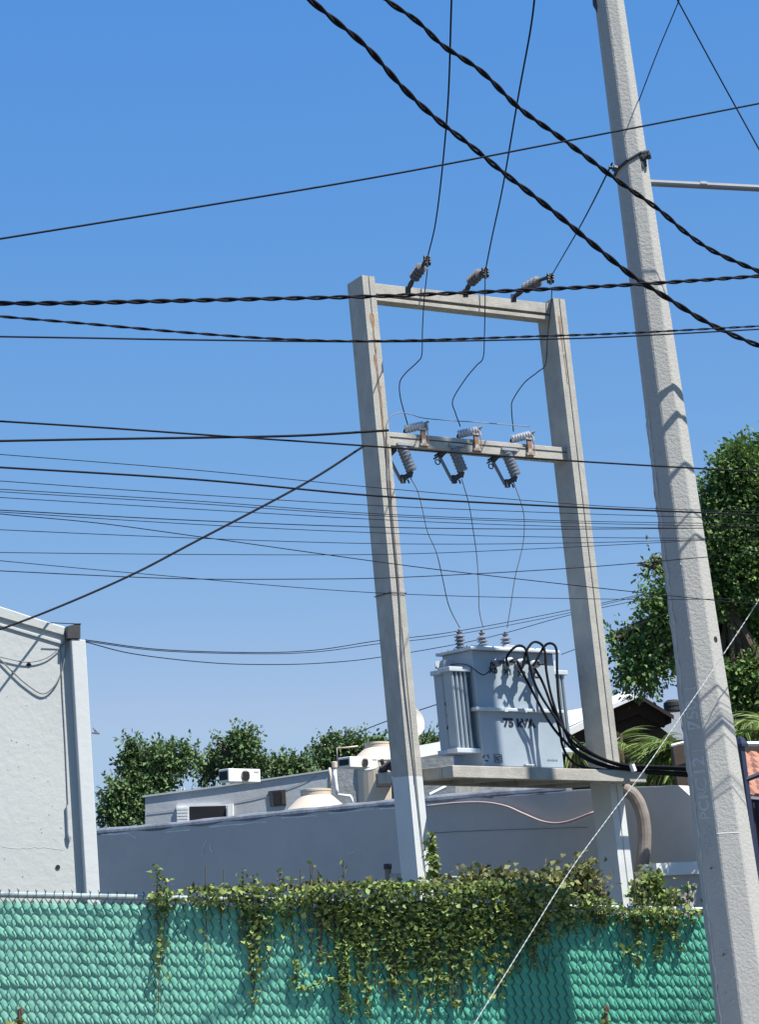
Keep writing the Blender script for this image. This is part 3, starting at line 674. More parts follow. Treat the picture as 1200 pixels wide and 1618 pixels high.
wire_obj('guy_wire', path([(575, 705), (480, 765), (310, 855), (200, 912), (60, 972), (-60, 1015)], 21.2, 16.0), [.013-.004*i/40 for i in range(41)], M['black'], 'black stay wire slanting down left from the left frame post', 'wire')
thin = [([(-60, 713), (0, 718), (300, 742), (600, 771), (900, 796), (1050, 804), (1260, 810)], 'highest of the thin wires in the middle band'),
        ([(-60, 756), (0, 760), (300, 781), (600, 799), (900, 811), (1260, 822)], 'second thin wire below the thickest lower wire'),
        ([(-60, 769), (0, 773), (300, 791), (600, 812), (900, 823), (1260, 829)], 'third thin wire of the middle band'),
        ([(-60, 773), (0, 777), (300, 795), (600, 815), (900, 826), (1260, 834)], 'fourth thin wire, tight under the third'),
        ([(-60, 782), (0, 786), (300, 804), (600, 821), (900, 832), (1260, 836)], 'fifth thin wire of the middle band'),
        ([(-60, 802), (0, 806), (300, 822), (600, 833), (900, 836), (1260, 833)], 'thin wire nearly level at mid height behind the lower jumpers'),
        ([(-60, 805), (0, 809), (300, 828), (600, 842), (900, 849), (1260, 851)], 'thin wire below the nearly level one'),
        ([(-60, 833), (0, 837), (300, 850), (600, 859), (900, 858), (1260, 848)], 'thin wire bowing lowest at the frame in the band'),
        ([(-60, 872), (0, 873), (300, 876), (600, 876), (850, 867), (1260, 846)], 'thin wire level at left and rising to the right'),
        ([(-60, 880), (0, 886), (240, 908), (600, 937), (1000, 947), (1260, 944)], 'thin wire drooping from left edge to the pole below the rest'),
        ([(-60, 899), (0, 902), (270, 914), (480, 915), (640, 912), (900, 898), (1120, 880), (1260, 868)], 'thin wire sagging left of the frame then rising right'),
        ([(-60, 803), (0, 812), (150, 826), (300, 846), (600, 888), (760, 908), (1010, 936), (1260, 962)], 'slanting thin wire that crosses all the others downward')]
for i, (p, l) in enumerate(thin):
    wire_obj('overhead_wire', path(p, 8.0+.1*i, 10.75), .0018 if i not in (5, 10, 11) else .0023, M['wire'], l, 'wire', 'thin wires crossing the sky')
for i, (p, l, r) in enumerate((([(134, 1011), (250, 1026), (400, 1031), (500, 1027), (600, 1012), (700, 1001), (860, 972), (1010, 940), (1110, 915)], 'top one', .0062),
                     ([(134, 1013), (250, 1028), (400, 1033), (500, 1030), (600, 1017), (700, 1006), (860, 977), (1010, 942), (1110, 918)], 'middle one', .0055),
                     ([(134, 1014), (210, 1033), (330, 1047), (430, 1050), (520, 1047), (610, 1037), (760, 1010), (900, 972), (1010, 948), (1110, 925)], 'lowest one', .0062))):
    wire_obj('sagging_wire', path(p, 19, 29), [r*.8]*(8*(len(p)-1)+1), M['wire'], 'sagging service wire from the white column to the right tree, '+l, 'wire', 'service wires sagging behind the frame')
wire_obj('service_wire', path([(888, 1034), (930, 1018), (1000, 990), (1060, 968)], 25, 27), .005, M['wire'], 'thin wire rising from behind the transformer lid towards the right tree', 'wire')
wire_obj('guy_wire', path([(1010, 160), (1040, 82), (1073, 3), (1090, -40)], 11.3, 10.6), .0036, M['wire'], 'thin stay wire rising right from the upper part of the octagonal pole', 'wire')
wire_obj('guy_wire', path([(1058, -22), (1073, 3), (1130, 108), (1200, 235), (1240, 308)], 10.6, 11.0), .0042, M['wire'], 'thin stay wire running down to the right edge at the top right corner', 'wire')
# white rope in front of everything
rp = path([(1290, 800), (1200, 948), (1130, 1055), (1075, 1135), (1020, 1215), (960, 1295), (900, 1378), (830, 1490), (750, 1618), (690, 1715)], 11.15, 9.6)
strands(rp, .0017, 60, 2, 'thin white rope slanting in front of the pole and down across the fence', 'rope', 'white_rope', M['rope'], off=.0012)
wire_obj('far_wire', path([(505, 1181), (560, 1160), (610, 1140), (700, 1110)], 40, 36), .009, M['wire'], 'faint distant wire rising behind the left frame post above the trees', 'wire')

# ================================================================== left white building
YL = 17.0
lb = thing('white_building', at(60, 1500, YL+1)*A(1, 1, 0), 'white rendered building side at the left edge with a sloping parapet', 'building')
wdx = A(math.cos(rad(22)), math.sin(rad(22)), 0)
P0 = at(100, 1200, YL)                      # a point on the wall plane
def wallpt(px, py, off=0.):
    n_ = A(math.sin(rad(22)), -math.cos(rad(22)), 0)
    d = F_+(px-600)/FPX*R_-(py-809)/FPX*U_; p0 = P0+n_*off
    t = ((p0-CAM)@n_)/(d@n_); return CAM+d*t
def slab(name, poly, off, th, mt, parent, bevel=0, kind=None, fn=wallpt, nn=None):
    n_ = nn if nn is not None else A(math.sin(rad(22)), -math.cos(rad(22)), 0)
    f = [fn(x, y, off) for x, y in poly]; bk = [p-n_*th for p in f]; k = len(f); q = MB()
    q.add(f+bk, [tuple(range(k-1, -1, -1)), tuple(range(k, 2*k))]+[(i, (i+1) % k, (i+1) % k+k, i+k) for i in range(k)])
    return q.build(name, mt, parent, bevel=bevel, kind=kind)
slab('wall', [(-420, 832), (0, 958), (74, 982), (103, 990), (103, 1004), (126, 1012), (158, 1640), (-380, 1640)], 0, 3.0, M['wallL'], lb, .01)
slab('ledge', [(-260, 882), (0, 959), (74, 983), (101, 991), (102, 1004), (0, 975), (-260, 900)], .022, .022, M['wallL'], lb, .004)
slab('ledge', [(-260, 905), (0, 985), (100, 1014), (100.5, 1019), (0, 989), (-260, 909)], .014, .014, M['wallL'], lb, .003)
# small clogged drain holes
for x, y in ((45, 1050), (91, 1370)):
    c = wallpt(x, y, .001); n_ = A(math.sin(rad(22)), -math.cos(rad(22)), 0); q = MB(); q.lathe(c-n_*.03, n_, [(.019, 0), (.019, .036)], 12); q.build('drain_hole', M['dark'], lb)
    q = MB(); q.lathe(c-n_*.0, n_, [(.025, 0), (.025, .002), (.019, .0025)], 12); q.build('hole_rim', M['pilside'], lb)
m = MB(); m.tube([wallpt(x, y, .008) for x, y in ((95, 1010), (98, 1090), (103, 1180), (107, 1273))], .004, 6); tag(m.build('wall_wire', M['greywire'], org=wallpt(107, 1273)), 'thin straight wire running down the white wall to a small conduit', 'wire')
m = MB(); m.tube([wallpt(x, y, .02) for x, y in ((106, 1272), (108, 1315))], .011, 8); m.tube([wallpt(108, 1315, .02), wallpt(109, 1322, .02), wallpt(110, 1331, .02)], [.018, .018, .006], 8); tag(m.build('wall_conduit', M['pilside'], org=wallpt(108, 1315)), 'short grey conduit with rounded end fixed on the white wall', 'conduit')
wire_obj('slack_wire', [wallpt(x, y, .018) for x, y in catmull([A(-30, 1032), A(0, 1038), A(40, 1046), (70, 1041), (92, 1026), (105, 1010)], 6)], .005, M['greywire'], 'shallow loop of slack wire on the white wall below the parapet', 'wire')
wire_obj('slack_wire', [wallpt(x, y, .018) for x, y in catmull([A(-30, 1015), A(0, 1042), (20, 1062), (40, 1080), (66, 1096), (84, 1086), (97, 1062), (104, 1025), (104, 1010)], 6)], .006, M['greywire'], 'deeper loop of slack wire hanging on the white wall', 'wire')
for k in range(26):
    x, y = RNG.uniform(-20, 100), RNG.uniform(1060, 1400); q = MB(); c = wallpt(x, y, .001); n_ = A(math.sin(rad(22)), -math.cos(rad(22)), 0); q.lathe(c, n_, [(RNG.uniform(.003, .006), 0), (.002, .0015)], 7); q.build('plaster_pit', M['coping'], lb)
for (pts) in ([(2, 1338), (30, 1341), (62, 1339), (98, 1343)],):
    q = MB(); q.tube([wallpt(x+RNG.normal(0, .6), y+RNG.normal(0, .8), .0005) for x, y in catmull([A(*p) for p in pts], 5)], .0014, 4); q.build('hairline_crack', M['pilside'], lb)
# pilaster column at its corner
pn = A(math.sin(rad(22)), -math.cos(rad(22)), 0)
cl = thing('corner_column', wallpt(148, 1600)*A(1, 1, 0), 'white rendered square column at the right end of the white building', 'column')
f0 = [wallpt(112.5, 1010, .09), wallpt(135, 1011, .09), wallpt(171, 1640, .09), wallpt(150, 1640, .09)]
bk = [p-pn*.52 for p in f0]
q = MB(); q.add(f0+bk, [(3, 2, 1, 0), (4, 5, 6, 7), (0, 1, 5, 4), (1, 2, 6, 5), (2, 3, 7, 6), (3, 0, 4, 7)]); q.build('shaft', M['pil'], cl, bevel=.006)
q = MB(); z = wallpt(116, 1000, .15); 
slab('capping_block', [(106, 989), (127, 984), (127, 1009), (106, 1009)], .10, .18, M['darkmetal'], cl, .004)
m = MB(); m.tube([wallpt(80, 984, .1), wallpt(128, 986, .1)], .004, 5); tag(m.build('top_wire', M['wire'], org=wallpt(80, 984)), 'short dark wire on the parapet touching the dark block on the column', 'wire')
m = MB(); a = at(145, 1158, 26); m.tube([a, at(157, 1159, 26)], .012, 5); m.tube([at(147, 1150, 26), at(152, 1160, 26)], .008, 5); m.tube([at(150, 1153, 26), at(156, 1160, 26)], .007, 5); tag(m.build('aerial', M['greywire'], org=a), 'small grey aerial sticking out right of the white column', 'aerial')

# ================================================================== grey boundary wall
GA = at(158, 1315, 29.0); GB = at(1000, 1243, 23.2)
gdir = nrm((GB-GA)*A(1, 1, 0)); gn = A(gdir[1], -gdir[0], 0)
if gn[1] > 0: gn = -gn
def gpt(px, py, off=0.):
    d = F_+(px-600)/FPX*R_-(py-809)/FPX*U_; p0 = GA+gn*off; t = ((p0-CAM)@gn)/(d@gn); return CAM+d*t
gw = thing('boundary_wall', gpt(600, 1400)*A(1, 1, 0), 'long grey painted boundary wall behind the frame with a rounded coping', 'wall')
def gslab(name, poly, off, th, mt, parent, bevel=0): return slab(name, poly, off, th, mt, parent, bevel, None, gpt, gn)
gslab('wall_face', [(140, 1318), (400, 1293), (640, 1270), (780, 1257), (905, 1248), (1000, 1243), (1073, 1241), (1092, 1258), (1400, 1268), (1410, 1640), (150, 1640)], 0, .2, M['greywall'], gw)
cp = [gpt(x, y, -.06) for x, y in catmull([A(150, 1317), A(280, 1306), A(400, 1293), A(520, 1281), A(640, 1269.5), (780, 1257), (900, 1248)], 6)]
m = MB(); m.tube(cp, [.066+.005*math.sin(i*1.7) for i in range(len(cp))], 12); m.build('coping', M['coping'], gw)
# peeled white flakes just under the coping
for (x0, y0, x1, y1, t) in ((160, 1318, 205, 1316, 2.2), (205, 1319, 214, 1323, 1.6), (262, 1314, 300, 1311, 1.3), (330, 1306, 420, 1298, 1.5), (445, 1292, 500, 1288, 1.8), (520, 1285, 590, 1278, 1.5), (600, 1277, 626, 1276, 2), (672, 1272, 760, 1264, 1.6), (780, 1259, 935, 1247, 1.8), (1000, 1244, 1072, 1241, 1.5)):
    k = 9; up_ = [(x0+(x1-x0)*i/k, y0+(y1-y0)*i/k+random.uniform(-.6, .3)) for i in range(k+1)]; dn = [(x, y+t*random.uniform(.5, 1.3)) for x, y in reversed(up_)]
    gslab('peeled_flake', up_+dn, .004, .006, M['chip'], gw)
m = MB()
for pts in (((334, 1330), (332, 1340), (336, 1348)), ((326, 1328), (321, 1340), (319, 1352)), ((550, 1349), (560, 1347))): m.tube([gpt(x, y, .004) for x, y in catmull([A(*p) for p in pts], 4)], .006, 5)
m.build('wall_scratch', M['chip'], gw)['kind'] = 'stuff'
m = MB(); m.tube([gpt(x, y, .01) for x, y in ((660, 1318), (720, 1314), (800, 1311), (930, 1307))], .0035, 4); m.build('hairline_crack', M['coping'], gw)
# wires on the wall
wire_obj('wall_cable', [gpt(x, y, .06) for x, y in catmull([A(672, 1274), A(720, 1269), A(765, 1268), (800, 1274), (828, 1286), (862, 1299), (895, 1299), (940, 1283)], 6)], .014, mat('pinkish_cable', (.42, .33, .32), .6), 'pinkish-white cable drooping along the grey wall between the posts', 'cable')
# short capped pipe left of the left post
a = at(614, 1400, 21.9); b = at(613, 1372, 21.9); t_ = thing('capped_pipe', at(614, 1400, 21.9), 'short grey capped pipe standing at the foot of the left frame post', 'pipe')
q = MB(); q.tube([a-A(0, 0, 2.0), b], .034, 12); q.build('pipe_shaft', M['conduit'], t_); q = MB(); q.lathe(b-A(0, 0, .01), A(0, 0, 1), [(.044, 0), (.044, .055), (.03, .06)], 12); q.build('pipe_cap', M['darkmetal'], t_)
m = MB(); m.box((-.05, -.03, 0), (.16, .05, .05), lambda p: at(620, 1388, 21.9)+p); tag(m.build('clamp_block', M['steel'], org=at(620, 1388, 21.9)), 'small steel block between the capped pipe and the left frame post', 'bracket')
m = MB(); m.tube([at(698, 1386, 20.5), at(735, 1386, 20.7)], .012, 8); tag(m.build('rail_end', M['rail'], org=at(698, 1386, 20.5)), 'pale horizontal rail end showing among vines right of the left post', 'rail')
# big bent conduit right of right post
pts = [(985, 1246), (1000, 1255), (1011, 1272), (1018, 1300), (1019, 1335), (1014, 1375), (1008, 1430)]
m = MB(); cpx = [at(x, y, 22.4) for x, y in catmull([A(*p) for p in pts], 6)]; m.tube(cpx, [.075+.0012*math.sin(i*1.3) for i in range(len(cpx))], 14)
tag(m.build('bent_conduit', M['conduit'], org=cpx[-1]), 'thick dusty conduit bending down beside the right frame post', 'conduit')
# low white-topped wall at right
lw = thing('low_wall', at(1080, 1400, 19)*A(1, 1, 0), 'low grey wall with a bright white top behind the octagonal pole', 'wall')
q = MB(); c0 = at(1040, 1384, 21.6); q.box((0, 0, -3), (1.2, .3, 0), lambda p: c0+p[0]*A(.97, .25, 0)+p[1]*A(-.25, .97, 0)+p[2]*A(0, 0, 1)); q.build('wall_face', M['greywall'], lw)
q = MB(); q.box((-.02, -.04, 0), (1.25, .36, .13), lambda p: c0+p[0]*A(.97, .25, 0)+p[1]*A(-.25, .97, 0)+p[2]*A(0, 0, 1)); q.build('wall_top', M['white'], lw)
# low wall cap seen at y 1365
# ================================================================== house behind
HA = at(229, 1258, 37.0); HB = at(560, 1212, 36.2); hdir = nrm((HB-HA)*A(1, 1, 0)); hn = A(hdir[1], -hdir[0], 0)
if hn[1] > 0: hn = -hn
def hpt(px, py, off=0.):
    d = F_+(px-600)/FPX*R_-(py-809)/FPX*U_; p0 = HA+hn*off; t = ((p0-CAM)@hn)/(d@hn); return CAM+d*t
def hslab(name, poly, off, th, mt, parent, bevel=0): return slab(name, poly, off, th, mt, parent, bevel, None, hpt, hn)
hs = thing('flat_roof_house', hpt(400, 1400)*A(1, 1, 0), 'low blue-grey rendered house with a flat roof behind the boundary wall', 'house')
hslab('wall', [(229, 1258), (345, 1243), (520, 1217), (523, 1640), (233, 1640)], 0, 4.0, M['house'], hs)
hslab('roof_edge', [(225, 1257), (345, 1241.5), (521, 1215.5), (521, 1218), (345, 1244), (225, 1260)], .03, .3, mat('roof_lip', (.46, .48, .50), .9, .1, 2), hs)
hslab('rough_wall', [(520.5, 1215), (560, 1211), (600, 1205), (640, 1201), (720, 1196), (720, 1640), (523, 1640)], .02, 4.0, M['rough'], hs)
wn = hslab('window', [(278, 1272), (368, 1270), (368, 1304), (280, 1304)], .05, .1, M['white'], hs)
hslab('dark_pane', [(299, 1274.5), (357, 1273), (357.5, 1304), (300, 1304)], .056, .03, M['dark'], wn)
for i in range(5): hslab('louvre', [(279.5, 1276+i*5), (297, 1275.5+i*5), (297, 1279+i*5), (279.5, 1279.5+i*5)], .075, .02, M['white'], wn)
hslab('window_jamb', [(358, 1273), (360, 1273), (361, 1304), (359, 1304)], .09, .03, M['pilside'], wn)
wn = hslab('window', [(424, 1250), (450.5, 1247.5), (452, 1272), (427, 1274.5)], .03, .1, M['darkmetal'], hs)
hslab('dark_pane', [(432, 1251), (443, 1250), (444.5, 1270.5), (434, 1271.5)], .035, .02, M['dark'], wn)
hslab('window_leaf', [(444.5, 1249.5), (450, 1249), (451.5, 1270.5), (445.8, 1271)], .04, .02, M['brownwall'], wn)
m = MB()
for k in range(3): m.tube([hpt(x, y+k*.0, .01) for x, y in catmull([A(232, 1285), A(300, 1277), A(400, 1262), A(470, 1240), A(500, 1226)], 5)], .004, 4); break
m.build('facade_wire', M['greywire'], hs)
hslab('lintel_block', [(596, 1219), (614, 1218), (616, 1236), (598, 1237)], .3, .3, M['pilside'], hs)
hslab('dark_strip', [(600, 1239), (603, 1239), (606, 1262), (602, 1262)], .035, .02, M['dark'], hs)  # narrow near-black upright strips on the rough wall
hslab('dark_strip', [(620, 1240), (624, 1240), (624, 1264), (620, 1264)], .035, .02, M['dark'], hs)
for (x0, x1) in ((341, 346), (336, 338)): pass
# roof stubs
m = MB()
for x in (283, 286, 291, 345): m.tube([hpt(x, 1252-(x-283)*.14, -.1), hpt(x-.5, 1246-(x-283)*.14, -.1)], .02, 5)
m.build('roof_stub', M['rough'], hs)
# AC units
def ac(px0, py0, px1, py1, Y, lab, fan=True):
    a = at(px0, py0, Y); b = at(px1, py1, Y+.45); dx = (b-a)*A(1, 1, 0); W_ = np.linalg.norm(dx); ex = dx/W_; hgt = a[2]-at(px0, py1+(1.0), Y)[2]; ey = A(-ex[1], ex[0], 0)
    o0 = A(a[0], a[1], a[2]-hgt); TT = lambda p: o0+p[0]*ex+p[1]*ey+p[2]*(A(0, 0, 1)+ex*-.0)+A(0, 0, p[0]*-.01)
    t_ = thing('air_conditioner', o0, lab, 'air conditioner')
    q = MB(); q.box((0, 0, 0), (W_, .3, hgt), TT); q.build('casing', M['acbody'], t_, bevel=.01)
    c = TT(A(W_*.52, -.004, hgt*.48)); R = hgt*.40
    q = MB(); q.lathe(c, -ey, [(R, 0), (R, .012), (R*.9, .014)], 20); q.build('fan_grille', M['conduit'], t_)
    for k in range(5): q = MB(); q.box((W_*.52-R*.8, -.03, hgt*.48-R*.7+k*R*.33), (W_*.52+R*.8, -.022, hgt*.48-R*.62+k*R*.33), TT); q.build('grille_bar', M['dark'], t_)
    q = MB(); q.box((-.012, .03, .04), (-.004, .27, hgt-.04), TT); q.build('side_panel', M['dark'], t_)  # near-black sheet over most of the casing's left side
    q = MB()
    for k in range(6): q.box((W_*.80+k*.018, -.006, hgt*.72), (W_*.80+k*.018+.011, -.003, hgt*.72+.02+.008*(k % 2)), TT)
    q.build('maker_mark', M['pilside'], t_)
ac(361, 1214, 412, 1234, 35.6, 'white outdoor air conditioner with round fan standing on the flat roof edge')
ac(553, 1195, 598, 1211, 34.2, 'white outdoor air conditioner with dark slatted front in front of the beige roof tank')
# water tanks
def tankobj(px, topy, Y, Rpx, kpx, lab):
    Z = zdepth(at(px, topy, Y)); s = Z/FPX; R = Rpx*s; c = at(px, topy, Y); t_ = thing('water_tank', c-A(0, 0, 1.6), lab, 'water tank', 'beige roof water tanks')
    h1 = kpx*s; n_ = 32
    q = MB(); q.lathe(c, A(0, 0, -1), [(R*.43, .03*R), (R*.45, .07*R), (R*.45, .17*R)][0:3]+[(R*.50, .2*R), (R*.98, .2*R+h1), (R*1.0, .24*R+h1), (R*.97, .30*R+h1), (R*.97, .5*R+h1), (R*.95, .52*R+h1), (R*.97, .55*R+h1), (R*.97, 1.6)], n_)
    q.build('tank_shell', M['beige'], t_, smooth=False)
    q = MB(); q.lathe(c, A(0, 0, -1), [(R*.30, -.03*R), (R*.46, -.01*R), (R*.46, .05*R)], n_); q.build('tank_lid', M['beige'], t_)
tankobj(499, 1248, 31.2, 54, 24, 'large beige conical-top water tank rising behind the boundary wall coping')
tankobj(597, 1174, 36.5, 46, 19, 'beige conical-top water tank up on the roof left of the frame post')
# plumbing
wire_obj('vent_pipe', [at(x, y, 33.0) for x, y in ((529, 1216), (530, 1230), (532, 1246), (534, 1256))], .034, M['white'], 'white jointed vertical plastic pipe on the rough house wall', 'pipe')
m = MB(); m.lathe(at(529, 1213, 33), A(0, 0, 1), [(.05, 0), (.05, .09), (.03, .1)], 10); tag(m.build('pipe_cap', M['beige'], org=at(529, 1213, 33)), 'small beige cap above the white vertical pipe', 'pipe cap')
wire_obj('elbow_pipe', [at(x, y, 32.6) for x, y in ((534, 1256), (545, 1257), (554, 1258), (556, 1262), (558, 1272))], .026, M['white'], 'white elbow pipe turning down behind the coping', 'pipe')
wire_obj('vent_pipe', [at(x, y, 33.2) for x, y in ((521, 1213), (523, 1228), (521, 1245))], .022, M['beige'], 'thin beige pipe left of the white jointed pipe', 'pipe')
wire_obj('supply_pipe', [at(x, y, 35.0) for x, y in ((534, 1212), (533, 1182), (550, 1181), (566, 1179))], .016, M['beige'], 'thin beige pipe rising and bending to the roof tank', 'pipe')
wire_obj('spout_pipe', [at(x, y, 32.9) for x, y in ((577, 1218), (585, 1216), (595, 1212))], .03, M['white'], 'short white spout sticking out of the rough wall top', 'pipe')
wire_obj('thin_mast', [at(546, 1166, 40), at(547, 1148, 40)], .02, M['darkmetal'], 'thin dark mast above the trees near the roof tank', 'mast')
m = MB(); 
for k in range(7):
    a = RNG.uniform(-1, 1, 3)*A(.18, .1, .12); b = RNG.uniform(-1, 1, 3)*A(.18, .1, .12); c = at(612, 1212, 32.5); m.tube([c+a, c+b], .035, 6)
m.box((-.12, -.1, -.15), (.1, .1, .05), lambda p: at(606, 1228, 32.4)+p)
tag(m.build('scrap_heap', M['darkmetal'], org=at(612, 1230, 32.5)), 'heap of dark scrap parts on the wall end beside the left frame post', 'scrap')
# rough wall continuing right of the left post under the platform
m = MB(); m.tube([at(680, 1256, 26), at(706, 1243, 26)], .03, 6); tag(m.build('white_stick', M['white'], org=at(680, 1256, 26)), 'short white stick leaning below the platform beside the left post', 'stick')
# satellite dish (partly behind left post)
dc = at(644, 1137, 34); t_ = thing('satellite_dish', dc-A(0, 0, .8), 'round cream satellite dish half hidden behind the left frame post', 'satellite dish')
q = MB(); dn_ = nrm(A(.45, -.8, .35)); Rr = 31*zdepth(dc)/FPX; q.lathe(dc+dn_*-.12, dn_, [(.05, -.02), (Rr*.5, .01), (Rr*.8, .05), (Rr, .10), (Rr, .112), (Rr*.8, .065), (Rr*.5, .03), (.03, .01)], 28); q.build('reflector', mat('cream_dish', (.70, .65, .56), .6, .05, 4), t_)
q = MB(); q.tube([dc-dn_*.1, dc-A(0, -.1, .9)], .03, 8); q.build('mast', M['steel'], t_)
# pale roof patch right of left post
hp = thing('pale_roof_house', at(680, 1230, 40)*A(1, 1, 0), 'pale white roofed house seen between left post and transformer', 'house')
q = MB(); c = at(660, 1198, 38); q.box((0, 0, -4), (3, 3, 0), lambda p: c+p+A(0, 0, p[0]*.13)); q.build('wall', M['rough'], hp)
q = MB(); q.box((-.1, -.1, 0), (3.2, 3.2, .22), lambda p: c+p+A(0, 0, p[0]*.13)); q.build('roof', M['white'], hp)

# ================================================================== right background
# gabled house with dark brown fascia
gh = thing('gabled_house', at(960, 1230, 33)*A(1, 1, 0), 'dark brown gabled house with a white roof edge between right post and octagonal pole', 'house')
YG = 33
def gpoly(name, poly, Y, th, mt, bevel=0):
    f = [at(x, y, Y) for x, y in poly]; bk = [p+A(0, th, 0) for p in f]; k = len(f); q = MB()
    q.add(f+bk, [tuple(range(k-1, -1, -1)), tuple(range(k, 2*k))]+[(i, (i+1) % k, (i+1) % k+k, i+k) for i in range(k)]); return q.build(name, mt, gh)
gpoly('fascia', [(895, 1152), (1008, 1101), (1052, 1127), (1052, 1148), (1010, 1128), (895, 1168)], YG, .25, M['brown'])
gpoly('gable_board', [(960, 1148), (1008, 1108), (1062, 1130), (1062, 1142), (1000, 1170), (960, 1170)], YG+.12, .05, M['brown'])
gpoly('gable_wall', [(870, 1170), (975, 1125), (997, 1121), (1045, 1150), (1085, 1180), (1085, 1420), (870, 1420)], YG+.4, 6, M['brownwall'])
f = [at(x, y, Y) for x, y, Y in ((893, 1152, YG-.3), (1009, 1100, YG-.3), (985, 1097, YG+7), (872, 1148, YG+7))]
q = MB(); q.add([p+A(0, 0, .05) for p in f]+[p-A(0, 0, .02) for p in f], [(0, 1, 2, 3), (7, 6, 5, 4), (0, 4, 5, 1), (1, 5, 6, 2), (2, 6, 7, 3), (3, 7, 4, 0)]); q.build('roof', M['white'], gh)
f = [at(x, y, Y) for x, y, Y in ((1009, 1100, YG-.3), (1066, 1135, YG-.3), (1050, 1128, YG+7), (985, 1097, YG+7))]
q = MB(); q.add([p+A(0, 0, .05) for p in f]+[p-A(0, 0, .02) for p in f], [(0, 1, 2, 3), (7, 6, 5, 4), (0, 4, 5, 1), (1, 5, 6, 2), (2, 6, 7, 3), (3, 7, 4, 0)]); q.build('roof', M['brown'], gh)
# second lit roof between transformer and right post
gr = thing('white_roof_house', at(900, 1230, 30)*A(1, 1, 0), 'white sloping roof with dark eaves seen just right of the transformer', 'house')
f = [at(x, y, Y) for x, y, Y in ((888, 1157, 29), (938, 1133, 29), (938, 1116, 33), (878, 1127, 33))]
q = MB(); q.add(f+[p-A(0, 0, .1) for p in f], [(0, 1, 2, 3), (7, 6, 5, 4), (0, 4, 5, 1), (1, 5, 6, 2), (2, 6, 7, 3), (3, 7, 4, 0)]); q.build('roof', M['white'], gr)
f = [at(x, y, 29.3) for x, y in ((878, 1158), (940, 1130), (945, 1260), (878, 1260))]
q = MB(); q.add(f+[p+A(0, 3, 0) for p in f], [(3, 2, 1, 0), (4, 5, 6, 7), (0, 4, 7, 3), (0, 1, 5, 4), (1, 2, 6, 5)]); q.build('wall', M['brown'], gr)
# dark post/panel right of the palm
q = MB(); c = [at(x, y, 23.4) for x, y in ((1064, 1178), (1110, 1168), (1125, 1275), (1094, 1262), (1072, 1241))]; q.add(c+[p+A(0, .2, 0) for p in c], [(4, 3, 2, 1, 0), (5, 6, 7, 8, 9)]+[(i, (i+1) % 5, (i+1) % 5+5, i+5) for i in range(5)])
t_ = tag(q.build('dark_gate_panel', M['brownwall'], org=at(1090, 1260, 23.4)), 'dark brown panel behind the octagonal pole right of the palm leaves', 'panel')
q = MB(); q.tube([at(1062, 1178, 23.3), at(1110, 1166, 23.3)], .018, 6); q.build('panel_trim', M['white'], t_)
# black roof tank far right
c = at(1064, 1116, 45); t_ = thing('black_water_tank', c-A(0, 0, .3), 'small black water tank on a far grey roof left of the octagonal pole', 'water tank')
q = MB(); q.lathe(c-A(0, 0, .12), A(0, 0, 1), [(.20, 0), (.21, .02), (.2, .1), (.21, .12), (.2, .2), (.12, .26)], 20); q.build('tank_shell', M['dark'], t_)
fh = thing('far_grey_house', at(1070, 1160, 46)*A(1, 1, 0), 'far grey flat roof under the small black water tank', 'house')
q = MB(); c = at(1042, 1120, 46); q.box((0, 0, -6), (2.4, 4, 0), lambda p: c+p); q.build('wall', M['house'], fh); q = MB(); q.box((.45, .2, 0), (.75, .5, .2), lambda p: c+p); q.build('roof_hatch', M['darkmetal'], fh)

# navy metal fence right
nf = thing('navy_fence', at(1185, 1500, 13)*A(1, 1, 0), 'dark navy metal picket fence at the right edge behind the octagonal pole', 'fence')
def lean(x0, y0, x1, y1, Y, r, n=4, name='picket', mt=None):
    q = MB(); q.tube([at(x1, y1, Y), at(x0, y0, Y)], r, n); q.build(name, mt or M['navy'], nf)
lean(1170, 1180, 1224, 1618, 14, .034, 4, 'fence_post')
q = MB(); c = at(1171, 1178, 14); q.lathe(c, A(0, 0, 1), [(.055, -.01), (.055, .01), (.03, .05), (.01, .06)], 4); q.build('post_cap', M['navy'], nf)
for k in range(7): lean(1186+k*11, 1262+k*2, 1232+k*12, 1640, 14.1, .018, 4)
q = MB(); q.tube([at(1164, 1233, 14), at(1180, 1232, 14), at(1205, 1222, 14), at(1260, 1205, 14)], .02, 6); q.build('scroll_rail', M['navy'], nf)
q = MB(); q.tube([at(1180, 1262, 14.1), at(1270, 1270, 14.1)], .02, 4); q.build('top_rail', M['navy'], nf)
# tile roof + brown wall
trf = thing('tiled_roof', at(1190, 1260, 17)*A(1, 1, 0), 'terracotta tiled roof under a brown wall at the right edge', 'roof')
q = MB(); f = [at(x, y, 18.2) for x, y in ((1163, 1180), (1400, 1165), (1400, 1745), (1163, 1755))]; q.add(f+[p+A(0, .2, 0) for p in f], [(3, 2, 1, 0), (4, 5, 6, 7), (0, 4, 7, 3), (0, 1, 5, 4)]); q.build('wall', M['brownwall'], trf)
q = MB(); q.tube([at(1163, 1176, 18.1), at(1290, 1174, 18.1)], .025, 6); q.build('white_coping', M['white'], trf)
for r in range(7):
    for c_ in range(8):
        a = at(1156+c_*17+r*2, 1196+r*9, 17.9-.25*r); b = at(1170+c_*17+r*2, 1212+r*9, 17.6-.25*r)
        q = MB(); q.tube([a, b], [.058, .068], 7); q.build('tile', M['tile'], trf)
q = MB(); f = [at(x, y, Y) for x, y, Y in ((1150, 1200, 18.1), (1300, 1200, 18.1), (1310, 1262, 16.1), (1160, 1262, 16.1))]; q.add([p-A(0, 0, .05) for p in f], [(0, 3, 2, 1)]); q.build('roof_deck', M['brown'], trf)

